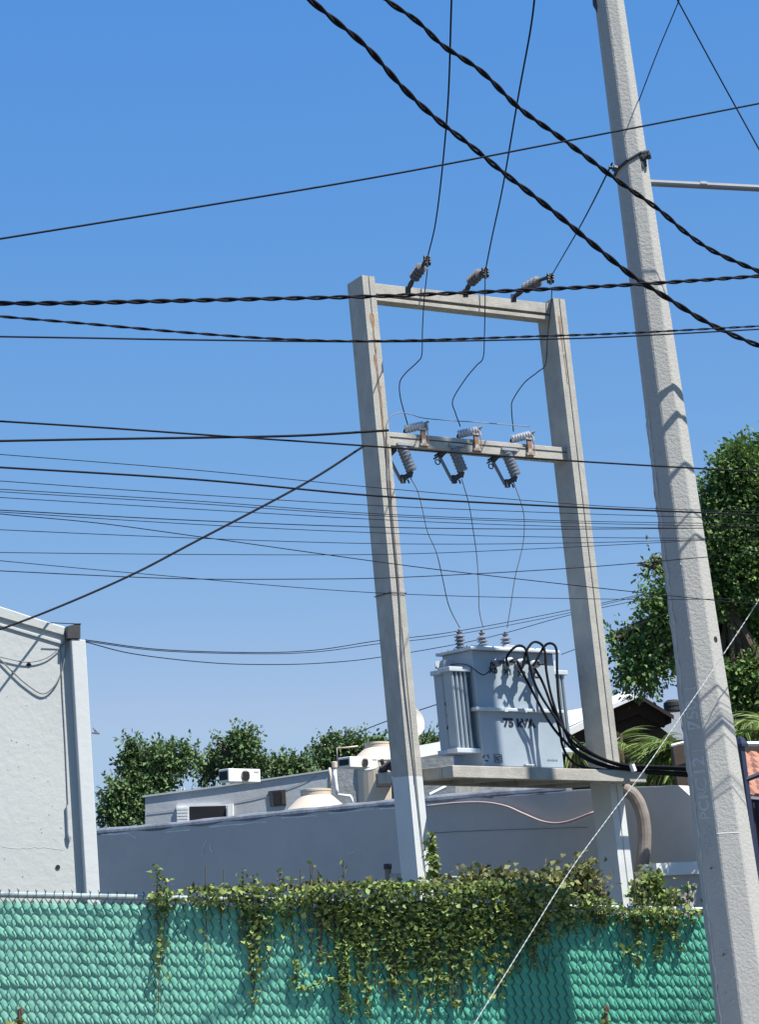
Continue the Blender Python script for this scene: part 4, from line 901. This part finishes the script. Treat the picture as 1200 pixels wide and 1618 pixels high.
# ================================================================== vegetation
def leaves_mesh(name, P, size, mt, parent=None, org=None, up=.35, elong=1.7, kind='stuff', dirs=None, droop=0.):
    "P (n,3) leaf centres; each leaf is a folded two-face blade"
    P = np.asarray(P); n = len(P); sz = size*RNG.uniform(.65, 1.35, n)[:, None]
    a = RNG.normal(size=(n, 3)) if dirs is None else dirs+RNG.normal(size=(n, 3))*.35
    a[:, 2] -= droop; a /= np.linalg.norm(a, axis=1)[:, None]
    nn_ = RNG.normal(size=(n, 3)); nn_[:, 2] += up*3; nn_ -= a*(nn_*a).sum(1)[:, None]; nn_ /= np.linalg.norm(nn_, axis=1)[:, None]
    b = np.cross(nn_, a)
    o3 = np.array(parent.get('_o'), float) if parent is not None else np.asarray(org, float)
    Q = P-o3; h = sz*.5; wd = h/elong
    V = np.stack([Q-a*h, Q+b*wd-a*h*.1+nn_*wd*.3, Q+a*h-nn_*h*.2, Q-b*wd-a*h*.1+nn_*wd*.3], 1).reshape(-1, 3)
    me = bpy.data.meshes.new(name); me.vertices.add(4*n); me.vertices.foreach_set('co', V.astype(np.float32).ravel())
    idx = np.arange(n)*4; T1 = np.stack([idx, idx+1, idx+2, idx, idx+2, idx+3], 1).reshape(-1)
    me.loops.add(6*n); me.loops.foreach_set('vertex_index', T1.astype(np.int32)); me.polygons.add(2*n)
    me.polygons.foreach_set('loop_start', (np.arange(2*n)*3).astype(np.int32)); me.update(calc_edges=True); me.validate()
    me.materials.append(mt); o = bpy.data.objects.new(name, me); C.objects.link(o)
    if parent is not None: o.parent = parent
    else: o.location = tuple(o3)
    o['_o'] = tuple(o3); o['kind'] = kind; return o

def sprays(c, R, n, per, L_, mt_droop=.25, flat=.8):
    "leaf sprays (pinnate twigs) spread through a lumpy shell of ellipsoid c,R; returns leaf points and directions"
    out = []; dirs = []
    d = RNG.normal(size=(n, 3)); d /= np.linalg.norm(d, axis=1)[:, None]
    rr = RNG.uniform(.45, 1.0, n)**.6
    lump = 1+.22*np.sin(d[:, 0]*5+c[0])*np.sin(d[:, 2]*6+c[2])+.1*np.sin(d[:, 1]*9+d[:, 2]*7)
    S_ = c+d*(rr*lump)[:, None]*R
    g = d+RNG.normal(size=(n, 3))*.5; g[:, 2] -= mt_droop; g /= np.linalg.norm(g, axis=1)[:, None]
    for k in range(per):
        t = (k/(per-1)-.2)*L_; side = RNG.normal(size=(n, 3))*.35
        out.append(S_+g*t+side*L_*.22); dd = g+side*1.2; dirs.append(dd)
    return np.concatenate(out), np.concatenate(dirs)

def tree(name, blobs, Y, size, label, mt, per=10, dens=1.05, trunk=None, L_=.35, group=None):
    "blobs: (px, py, rx_px, ry_px, depth offset, n)"
    cx, cy = trunk if trunk else (blobs[0][0], 1320)
    c0 = at(cx, cy, Y); base = A(c0[0], c0[1], 0); t_ = thing(name, base, label, 'tree', group)
    s = zdepth(c0)/FPX; PP = []; DD = []
    hub = at(blobs[0][0], blobs[0][1]+blobs[0][3]*.4, Y)
    q = MB(); tp = catmull([base, base*.5+hub*.5+A(.1, 0, .0), hub], 6); q.tube(tp, list(np.linspace(.16, .07, len(tp))), 9); q.build('trunk', M['twig'], t_)
    nb = []
    for b in blobs:
        nb.append((b[0], b[1], b[2]*.55, b[3]*.55, b[4], b[5]*.3))
        k = int(4+b[2]*b[3]/260)
        for j in range(min(k, 16)):
            a = RNG.uniform(0, 2*math.pi); rr = RNG.uniform(.5, .78); f_ = RNG.uniform(.20, .34)
            nb.append((b[0]+math.cos(a)*rr*b[2], b[1]-math.sin(a)*rr*b[3], b[2]*f_, b[3]*f_*.8, b[4]+RNG.uniform(-1, 1)*b[2]*s*.5, b[5]*.62/min(k, 16)*1.15))
    for b in nb:
        c = at(b[0], b[1], Y+b[4]); R = A(b[2]*s, (b[2]+b[3])*.5*s, b[3]*s)
        P, D = sprays(c, R, int(b[5]*dens), per, L_); PP.append(P); DD.append(D)
        q = MB(); mid = (hub+c)/2+A(0, 0, -.1*R[2]); lp = catmull([hub-A(0, 0, .3), mid, c, c+A(0, 0, R[2]*.5)], 4); q.tube(lp, list(np.linspace(.06, .012, len(lp))), 6)
        for k in range(5):
            e = c+RNG.normal(size=3)*R*.6; q.tube([c-A(0, 0, R[2]*.3), (c+e)/2, e], [.025, .015, .006], 5)
        q.build('limb', M['twig'], t_)
    leaves_mesh('crown', np.concatenate(PP), size, mt, t_, dirs=np.concatenate(DD))
    return t_
# big tree on the right
tree('big_tree', [(1150, 900, 75, 90, 0, 1900), (1190, 780, 60, 75, 0, 1800), (1140, 795, 40, 45, .5, 420), (1225, 720, 45, 30, .3, 350), (1060, 955, 48, 40, -.4, 330), (1035, 890, 24, 14, 0, 30),
                  (1075, 1010, 55, 42, .2, 320), (1025, 1045, 45, 35, -.3, 200), (1000, 1030, 32, 28, 0, 70), (985, 1003, 28, 10, 0, 30), (1180, 1000, 70, 75, .8, 1700), (1180, 1085, 55, 45, 0, 700), (1010, 1070, 30, 20, 0, 90), (1085, 905, 35, 40, .6, 240)],
     28, .075, 'large dense green tree rising behind the octagonal pole at the right', M['leafR'], per=10, trunk=(1180, 1300), L_=.42)
# left cluster
tree('leafy_tree', [(245, 1215, 52, 42, 0, 420), (210, 1195, 24, 24, 0, 130), (205, 1260, 42, 30, -.3, 330), (190, 1290, 34, 22, -.5, 200), (265, 1180, 12, 14, 0, 50), (290, 1195, 20, 20, 0, 80), (250, 1270, 30, 28, 0, 180)],
     42, .095, 'bushy dark green tree left of the flat-roof house', M['leafL'], trunk=(235, 1330), L_=.4, group='trees behind the flat-roof house')
tree('leafy_tree', [(376, 1190, 30, 28, 0, 240), (380, 1165, 16, 10, 0, 60), (345, 1178, 12, 18, 0, 16), (330, 1210, 34, 24, .3, 110), (395, 1215, 36, 18, .2, 120)],
     44, .095, 'dark green tree behind the roof air conditioner', M['leafL'], trunk=(372, 1330), L_=.4, group='trees behind the flat-roof house')
tree('leafy_tree', [(450, 1208, 40, 14, 0, 200), (480, 1212, 30, 14, 0, 100), (425, 1208, 20, 12, 0, 60)],
     46, .095, 'low wide green tree right of the roof air conditioner', M['leafL'], trunk=(455, 1330), L_=.4, group='trees behind the flat-roof house')
tree('leafy_tree', [(515, 1185, 26, 24, 0, 160), (550, 1180, 34, 16, 0, 190), (585, 1172, 24, 14, .3, 100), (520, 1207, 30, 16, 0, 110), (570, 1198, 36, 16, .5, 120)],
     47, .095, 'green tree behind the beige roof water tank', M['leafL'], trunk=(540, 1330), L_=.4, group='trees behind the flat-roof house')
tree('leafy_tree', [(676, 1172, 20, 14, 0, 110), (684, 1184, 18, 10, 0, 40)],
     47, .085, 'small green tree top seen between the left post and the transformer', M['leafL'], trunk=(676, 1330), L_=.5, group='trees behind the flat-roof house')

# palm leaves
def ribbons(name, starts, dirs, L_, wd, droop, mt, parent, seg=5):
    V = []; Fc = []
    o3 = np.array(parent.get('_o'), float)
    for s0, d in zip(starts, dirs):
        d = nrm(d); side = nrm(np.cross(d, RNG.normal(size=3))); p = s0.copy(); l = L_*RNG.uniform(.6, 1.3); b = len(V)
        for i in range(seg+1):
            t = i/seg; w_ = wd*(1-t)**.6*min(1, .4+t*3)
            V += [tuple(p-side*w_-o3), tuple(p+side*w_-o3)]; d = nrm(d+A(0, 0, -droop/seg)); p = p+d*l/seg
        Fc += [(b+2*i, b+2*i+1, b+2*i+3, b+2*i+2) for i in range(seg)]
    me = bpy.data.meshes.new(name); me.from_pydata(V, [], Fc); me.materials.append(mt); o = bpy.data.objects.new(name, me); C.objects.link(o); o.parent = parent; o['kind'] = 'stuff'; return o
def palm(px, py, rx, ry, Y, n, label, lean_=(-1, 0, 0)):
    c0 = at(px, py, Y); base = A(c0[0], c0[1], 0); t_ = thing('palm_clump', base, label, 'palm')
    for k in range(4):
        q = MB(); b = base+A(RNG.uniform(-.3, .3), RNG.uniform(-.3, .3), 0); q.tube(catmull([b, (b+c0)/2+RNG.normal(size=3)*.08, c0+RNG.normal(size=3)*.1], 4), .035, 7); q.build('stem', M['twig'], t_)
    s = zdepth(c0)/FPX; st = []; dr = []
    for k in range(int(n/22)):
        f0 = c0+A(RNG.uniform(-.2, .6)*rx*s, RNG.uniform(-.4, .4), RNG.uniform(-.8, .9)*ry*s)
        fd = nrm(A(RNG.uniform(-1.2, .7), RNG.uniform(-.6, .3), RNG.uniform(-.3, .55)))
        for j in range(22):
            t = j/21; p = f0+fd*rx*s*1.1*t+A(0, 0, -.35*t*t*rx*s); st.append(p); sd_ = nrm(np.cross(fd, A(0, 0, 1)))*(1 if j % 2 else -1); dr.append(fd*.9+sd_*.75+A(0, 0, -.15))
    ribbons('fronds', st, dr, .42, .011, .9, M['leafP'], t_)
palm(1050, 1196, 30, 28, 24.5, 1500, 'bright yellow-green drooping palm clump between right post and octagonal pole')
palm(982, 1176, 20, 14, 24.8, 130, 'sparse yellow-green palm fronds against the dark gable')
palm(905, 1185, 10, 36, 27, 330, 'narrow palm clump seen between the transformer and the right post')
palm(1190, 1150, 34, 24, 21, 600, 'green leafy fronds above the brown wall at the right edge')

# ================================================================== green chain-link fence
FL = at(0, 1413, 11.45); FR = at(1110, 1437, 12.0)
fx = nrm(FR-FL); fz = nrm(at(503, 1413, 11.72)-at(520, 1613, 11.72)); fz = nrm(fz-0*fx)
fy = nrm(np.cross(fx, fz)); 
if fy[1] < 0: fy = -fy            # away from camera
FW_ = .0497; FH = .0665            # mesh pitch and row height
def ft(x, y, z): return FL+fx*x+fy*y+fz*z
def fpx(px, py, off=0.):
    d = F_+(px-600)/FPX*R_-(py-809)/FPX*U_; p0 = FL-fy*off; t = ((p0-CAM)@fy)/(d@fy); p = CAM+d*t; return p
fe = thing('chain_link_fence', ft(2, 0, -1.75), 'green chain-link privacy fence with woven slats along the bottom of the picture', 'fence')
LEN = np.linalg.norm(FR-FL)+.9; X0 = -2.8; NC = int((LEN+2.8)/FW_); NR = 26
# one woven slat: a strip of pillows leaning the way the wire leans
def slat_mesh(var):
    rng = np.random.default_rng(var); GX, GZ = 6, 8; vs = []; fs = []
    W_, H_ = FW_, FH
    for c in range(NC):
        b = len(vs); jt = rng.uniform(.35, 1.25); tw = rng.uniform(-.25, .25); lift = rng.uniform(-.1, .1)
        for j in range(GZ+1):
            t = j/GZ
            for i in range(GX+1):
                s = i/GX
                # cell corners: top-left (-.36,.30) apex (0,0) right (.64,.30); bottom shifted (+.46,+.70)
                ztop = (.30*(1-s/.36) if s < .36 else .30*(s-.36)/.64); xt = -.36+s
                zbot = 1.0+.30*(s/.64) if s < .64 else 1.3-.30*(s-.64)/.36
                x = xt+.36*t; z = ztop*(1-t)+zbot*t
                et = (t/.72)**.75 if t < .72 else ((1-t)/.28)**.7
                ed = (1-abs(2*s-1)**3.5)*et
                prof = (1+tw*(s-.5))
                h = (.0100*jt*ed*prof)+.002*t+lift*.01
                vs.append(tuple(fx*(X0+(c+x)*W_)+fy*(-h+rng.normal(0, .0009))+fz*(-z*H_)))
        k = GX+1
        fs += [(b+j*k+i, b+(j+1)*k+i, b+(j+1)*k+i+1, b+j*k+i+1) for j in range(GZ) for i in range(GX)]
    me = bpy.data.meshes.new('slat'); 
    me.from_pydata(vs, [], fs); me.materials.append(M['slat']); me.polygons.foreach_set('use_smooth', [True]*len(fs)); return me
SM = [slat_mesh(k) for k in range(4)]
# slats' own axes: an object matrix that maps x,y,z onto fx,fy,fz
Rm = Matrix([[fx[0], fy[0], fz[0], 0], [fx[1], fy[1], fz[1], 0], [fx[2], fy[2], fz[2], 0], [0, 0, 0, 1]])
Qr = Rm.to_3x3().to_quaternion()
fo = np.array(fe['_o'])
for r in range(NR):
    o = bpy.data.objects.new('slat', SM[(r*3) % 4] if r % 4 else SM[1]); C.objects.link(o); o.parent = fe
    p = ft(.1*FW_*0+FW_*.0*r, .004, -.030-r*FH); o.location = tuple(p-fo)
# zig-zag wires
wm = MB(); pts = []
for r in range(NR+1):
    pts += [A(.64*FW_, -.012, -(r+.3)*FH), A(FW_, -.014, -(r+1.)*FH)]
pts = [A(FW_, -.013, .0)]+pts
wm.tube(pts, .0025, 4)
wme = bpy.data.meshes.new('wire'); wme.from_pydata([tuple(fx*p[0]+fy*p[1]+fz*p[2]) for p in wm.v], [], wm.f); wme.materials.append(M['fwire'])
wm2 = MB(); pts = []
for r in range(NR+1): pts += [A(.64*FW_, -.0125, -r*FH-.3*FH), A(.46*FW_-.36*FW_+.36*FW_, -.0125, -(r+.72)*FH)]
for c in range(NC):
    o = bpy.data.objects.new('wire', wme); C.objects.link(o); o.parent = fe
    o.location = tuple(ft(X0+(c-1)*FW_, 0, -.030)-fo)
# knuckled tips and selvedge twists along the top
q = MB()
for c in range(NC):
    x = X0+c*FW_; q.tube([ft(x-.4*FW_, -.016, -.045), ft(x, -.02, -.020), ft(x+.3*FW_, -.012, -.008), ft(x+.36*FW_, -.008, .02), ft(x+.28*FW_, -.008, .028+.008*math.sin(c*2.1))], .0022, 4)
    q.tube([ft(x+.36*FW_, -.008, .012), ft(x+.48*FW_, -.008, .027)], .0018, 4); q.tube([ft(x+.75*FW_, -.018, -.055), ft(x+.36*FW_, -.022, -.022), ft(x+.1*FW_, -.014, -.012)], .0022, 4)
q.build('knuckled_selvedge', M['fwire'], fe)['kind'] = 'stuff'
q = MB(); q.tube([ft(X0, .022, .002), ft(LEN-.3, .022, -.004)], .017, 12); q.build('top_rail', M['rail'], fe)
for x in (-2.7, -.6, 1.7, 4.05):
    q = MB(); q.tube([ft(x, .05, -1.9), ft(x, .05, .02)], .028, 10); q.build('fence_post', M['rail'], fe)

# ---- vines over the fence
vine = thing('climbing_vine', fpx(700, 1500)*A(1, 1, 0), 'yellow-green climbing vine spilling over the middle of the green fence', 'vine')
def lower(x):
    xs = [225, 240, 262, 275, 300, 330, 385, 400, 440, 470, 500, 515, 545, 565, 600, 640, 700, 760, 800, 850, 870, 900, 960, 1000, 1040, 1080, 1112]
    ys = [1416, 1450, 1455, 1430, 1432, 1446, 1452, 1490, 1485, 1448, 1458, 1482, 1512, 1518, 1522, 1545, 1555, 1538, 1518, 1500, 1490, 1475, 1460, 1464, 1480, 1470, 1455]
    return np.interp(x, xs, ys)
PL_ = []; n_try = 26000
X = RNG.uniform(225, 1112, n_try); Yp = RNG.uniform(1392, 1575, n_try)
topy = np.interp(X, [225, 300, 480, 620, 700, 760, 860, 960, 1000, 1110], [1412, 1402, 1402, 1393, 1398, 1392, 1398, 1420, 1432, 1432])
lo = lower(X)
dens = np.interp(X, [225, 235, 262, 280, 330, 470, 500, 560, 850, 900, 1000, 1050, 1112], [.2, .55, .55, .35, .5, .55, .8, 1, .85, .8, .5, .6, .25])
noise = .5+.5*np.sin(X*.09+Yp*.05)*np.sin(X*.037-Yp*.11+1.3)
fall = np.clip((lo-Yp)/np.maximum(lo-topy, 1), 0, 1)
keep = (Yp > topy) & (RNG.uniform(0, 1, n_try) < dens*np.clip(fall*1.7, 0, 1)*(.45+.75*noise))
for x, y, f_ in zip(X[keep], Yp[keep], fall[keep]):
    PL_.append(fpx(x, y, RNG.uniform(.015, .03+.09*f_)))
# hanging tendrils
tend = [(262, 1440, 250, 1600, 60), (248, 1420, 258, 1520, 50), (385, 1440, 402, 1560, 60), (410, 1440, 398, 1590, 60), (460, 1440, 466, 1500, 30), (540, 1480, 556, 1612, 150), (575, 1480, 586, 1610, 150), (548, 1500, 540, 1600, 70),
        (640, 1530, 650, 1600, 40), (690, 1530, 700, 1580, 50), (735, 1520, 745, 1560, 40), (800, 1490, 790, 1560, 40), (470, 1560, 555, 1545, 60), (1005, 1470, 1006, 1530, 25), (1050, 1470, 1045, 1520, 45), (1070, 1460, 1075, 1500, 25), (985, 1500, 1010, 1522, 14), (620, 1500, 625, 1570, 40), (665, 1510, 668, 1560, 40)]
for k in range(46):
    x = RNG.uniform(490, 865); y = lower(x)-38; tend.append((x, y, x+RNG.uniform(-9, 9), y+RNG.uniform(45, 105), int(RNG.uniform(6, 20))))
for k in range(16):
    x = RNG.uniform(880, 1100); y = lower(x)-25; tend.append((x, y, x+RNG.uniform(-6, 6), y+RNG.uniform(15, 60), int(RNG.uniform(5, 14))))
for k in range(12):
    x = RNG.uniform(300, 480); y = lower(x)-25; tend.append((x, y, x+RNG.uniform(-8, 8), y+RNG.uniform(20, 90), int(RNG.uniform(4, 14))))
tw = MB()
for (x0, y0, x1, y1, n_) in tend:
    pts = catmull([A(x0, y0-50), A(x0, y0), A((x0+x1)/2+RNG.uniform(-6, 6), (y0+y1)/2), A(x1, y1)], 6); tw.tube([fpx(p[0], p[1], .022) for p in pts], .0028, 4)
    for k in range(n_):
        t = RNG.uniform(0, 1); i = int(t*(len(pts)-1)); p = pts[i]; PL_.append(fpx(p[0]+RNG.normal(0, 5.5), p[1]+RNG.normal(0, 4), RNG.uniform(.015, .05)))
for k in range(70):
    x = RNG.uniform(480, 1080); y = RNG.uniform(1405, 1460); pts = [A(x, y)]
    for j in range(4): pts.append(pts[-1]+A(RNG.uniform(-16, 16), RNG.uniform(-4, 18)))
    tw.tube([fpx(p[0], p[1], RNG.uniform(.02, .05)) for p in pts], .0022, 4)
tw.build('stems', M['twig'], vine)['kind'] = 'stuff'
leaves_mesh('foliage', np.array(PL_), .033, M['leafV'], vine, up=.9, elong=1.15)
# fringe standing up above the rail
P2 = [fpx(RNG.uniform(480, 870), 1405-abs(RNG.normal(0, 7)), RNG.uniform(-.15, .06)) for _ in range(500)]+[fpx(RNG.uniform(300, 480), 1408-abs(RNG.normal(0, 4)), RNG.uniform(-.05, .05)) for _ in range(130)]
leaves_mesh('foliage_fringe', np.array(P2), .038, M['leafB'], vine, up=.3, elong=1.3)
# sprigs
sp = MB(); SPL = []
for (x, y, hgt) in ((300, 1412, 22), (335, 1410, 26), (400, 1405, 35), (440, 1402, 40), (450, 1402, 24), (545, 1400, 48), (250, 1412, 20), (375, 1408, 16), (500, 1402, 24), (590, 1398, 14), (790, 1392, 30), (330, 1410, 15)):
    pts = [A(x, y+10)]; 
    for j in range(5): pts.append(pts[-1]+A(RNG.uniform(-3, 3.5), -hgt/5*RNG.uniform(.6, 1.3)))
    sp.tube([fpx(p[0], p[1], -.02) for p in pts], .0022, 4)
    for p in pts[2:]:
        for k in range(3): SPL.append(fpx(p[0]+RNG.normal(0, 3), p[1]+RNG.normal(0, 3), -.02))
sp.build('sprigs', M['twig'], vine)['kind'] = 'stuff'
leaves_mesh('sprig_leaves', np.array(SPL), .026, M['leafB'], vine)
# ivy column climbing beside the left frame post
def bush(name, blobs, Y, n, size, mt, label, cat='shrub', up=.5, elong=1.3):
    c0 = at(blobs[0][0], blobs[0][1], Y); t_ = thing(name, A(c0[0], c0[1], 0), label, cat); s = zdepth(c0)/FPX; PP = []
    q = MB()
    for (px, py, rx, ry, k) in blobs:
        c = at(px, py, Y); d = RNG.normal(size=(int(n*k), 3)); d /= np.linalg.norm(d, axis=1)[:, None]; d *= (abs(RNG.normal(0, .62, len(d))))[:, None]
        PP.append(c+d*A(rx*s, (rx+ry)*.5*s, ry*s)); q.tube(catmull([A(c[0], c[1]+.05, 0), c-A(0, 0, ry*s*.3), c+A(.02, 0, ry*s*.7)], 4), .012, 6)
    q.build('stems', M['twig'], t_); leaves_mesh('foliage', np.concatenate(PP), size, mt, t_, up=up, elong=elong); return t_
bush('climbing_ivy', [(686, 1375, 12, 30, 1), (683, 1340, 9, 26, .6), (690, 1398, 16, 14, .5)], 20.9, 170, .075, M['leafV'], 'narrow ivy column climbing the right side of the left frame post', 'ivy')
bush('shrub', [(800, 1398, 70, 22, 1), (880, 1398, 60, 26, 1), (925, 1385, 24, 30, .5), (760, 1392, 60, 20, .8), (935, 1410, 30, 26, .4)], 16.5, 1000, .055, M['leafB'], 'brownish leafy shrub filling the gap behind the fence between the two posts')
bush('shrub', [(1030, 1395, 22, 24, .6), (1045, 1425, 45, 20, 1), (1010, 1415, 14, 26, .4)], 17.5, 800, .06, M['leafV'], 'green leafy shrub behind the fence beside the thick bent conduit')
bush('shrub', [(30, 1618, 22, 20, .3)], 11.2, 70, .07, M['leafB'], 'few broad leaves growing at the bottom left corner of the fence')
bush('shrub', [(958, 1612, 10, 22, .3)], 11.3, 120, .035, M['leafV'], 'small narrow weed growing up against the fence near the pole')
for o in bpy.data.objects:
    if '_o' in o: del o['_o']
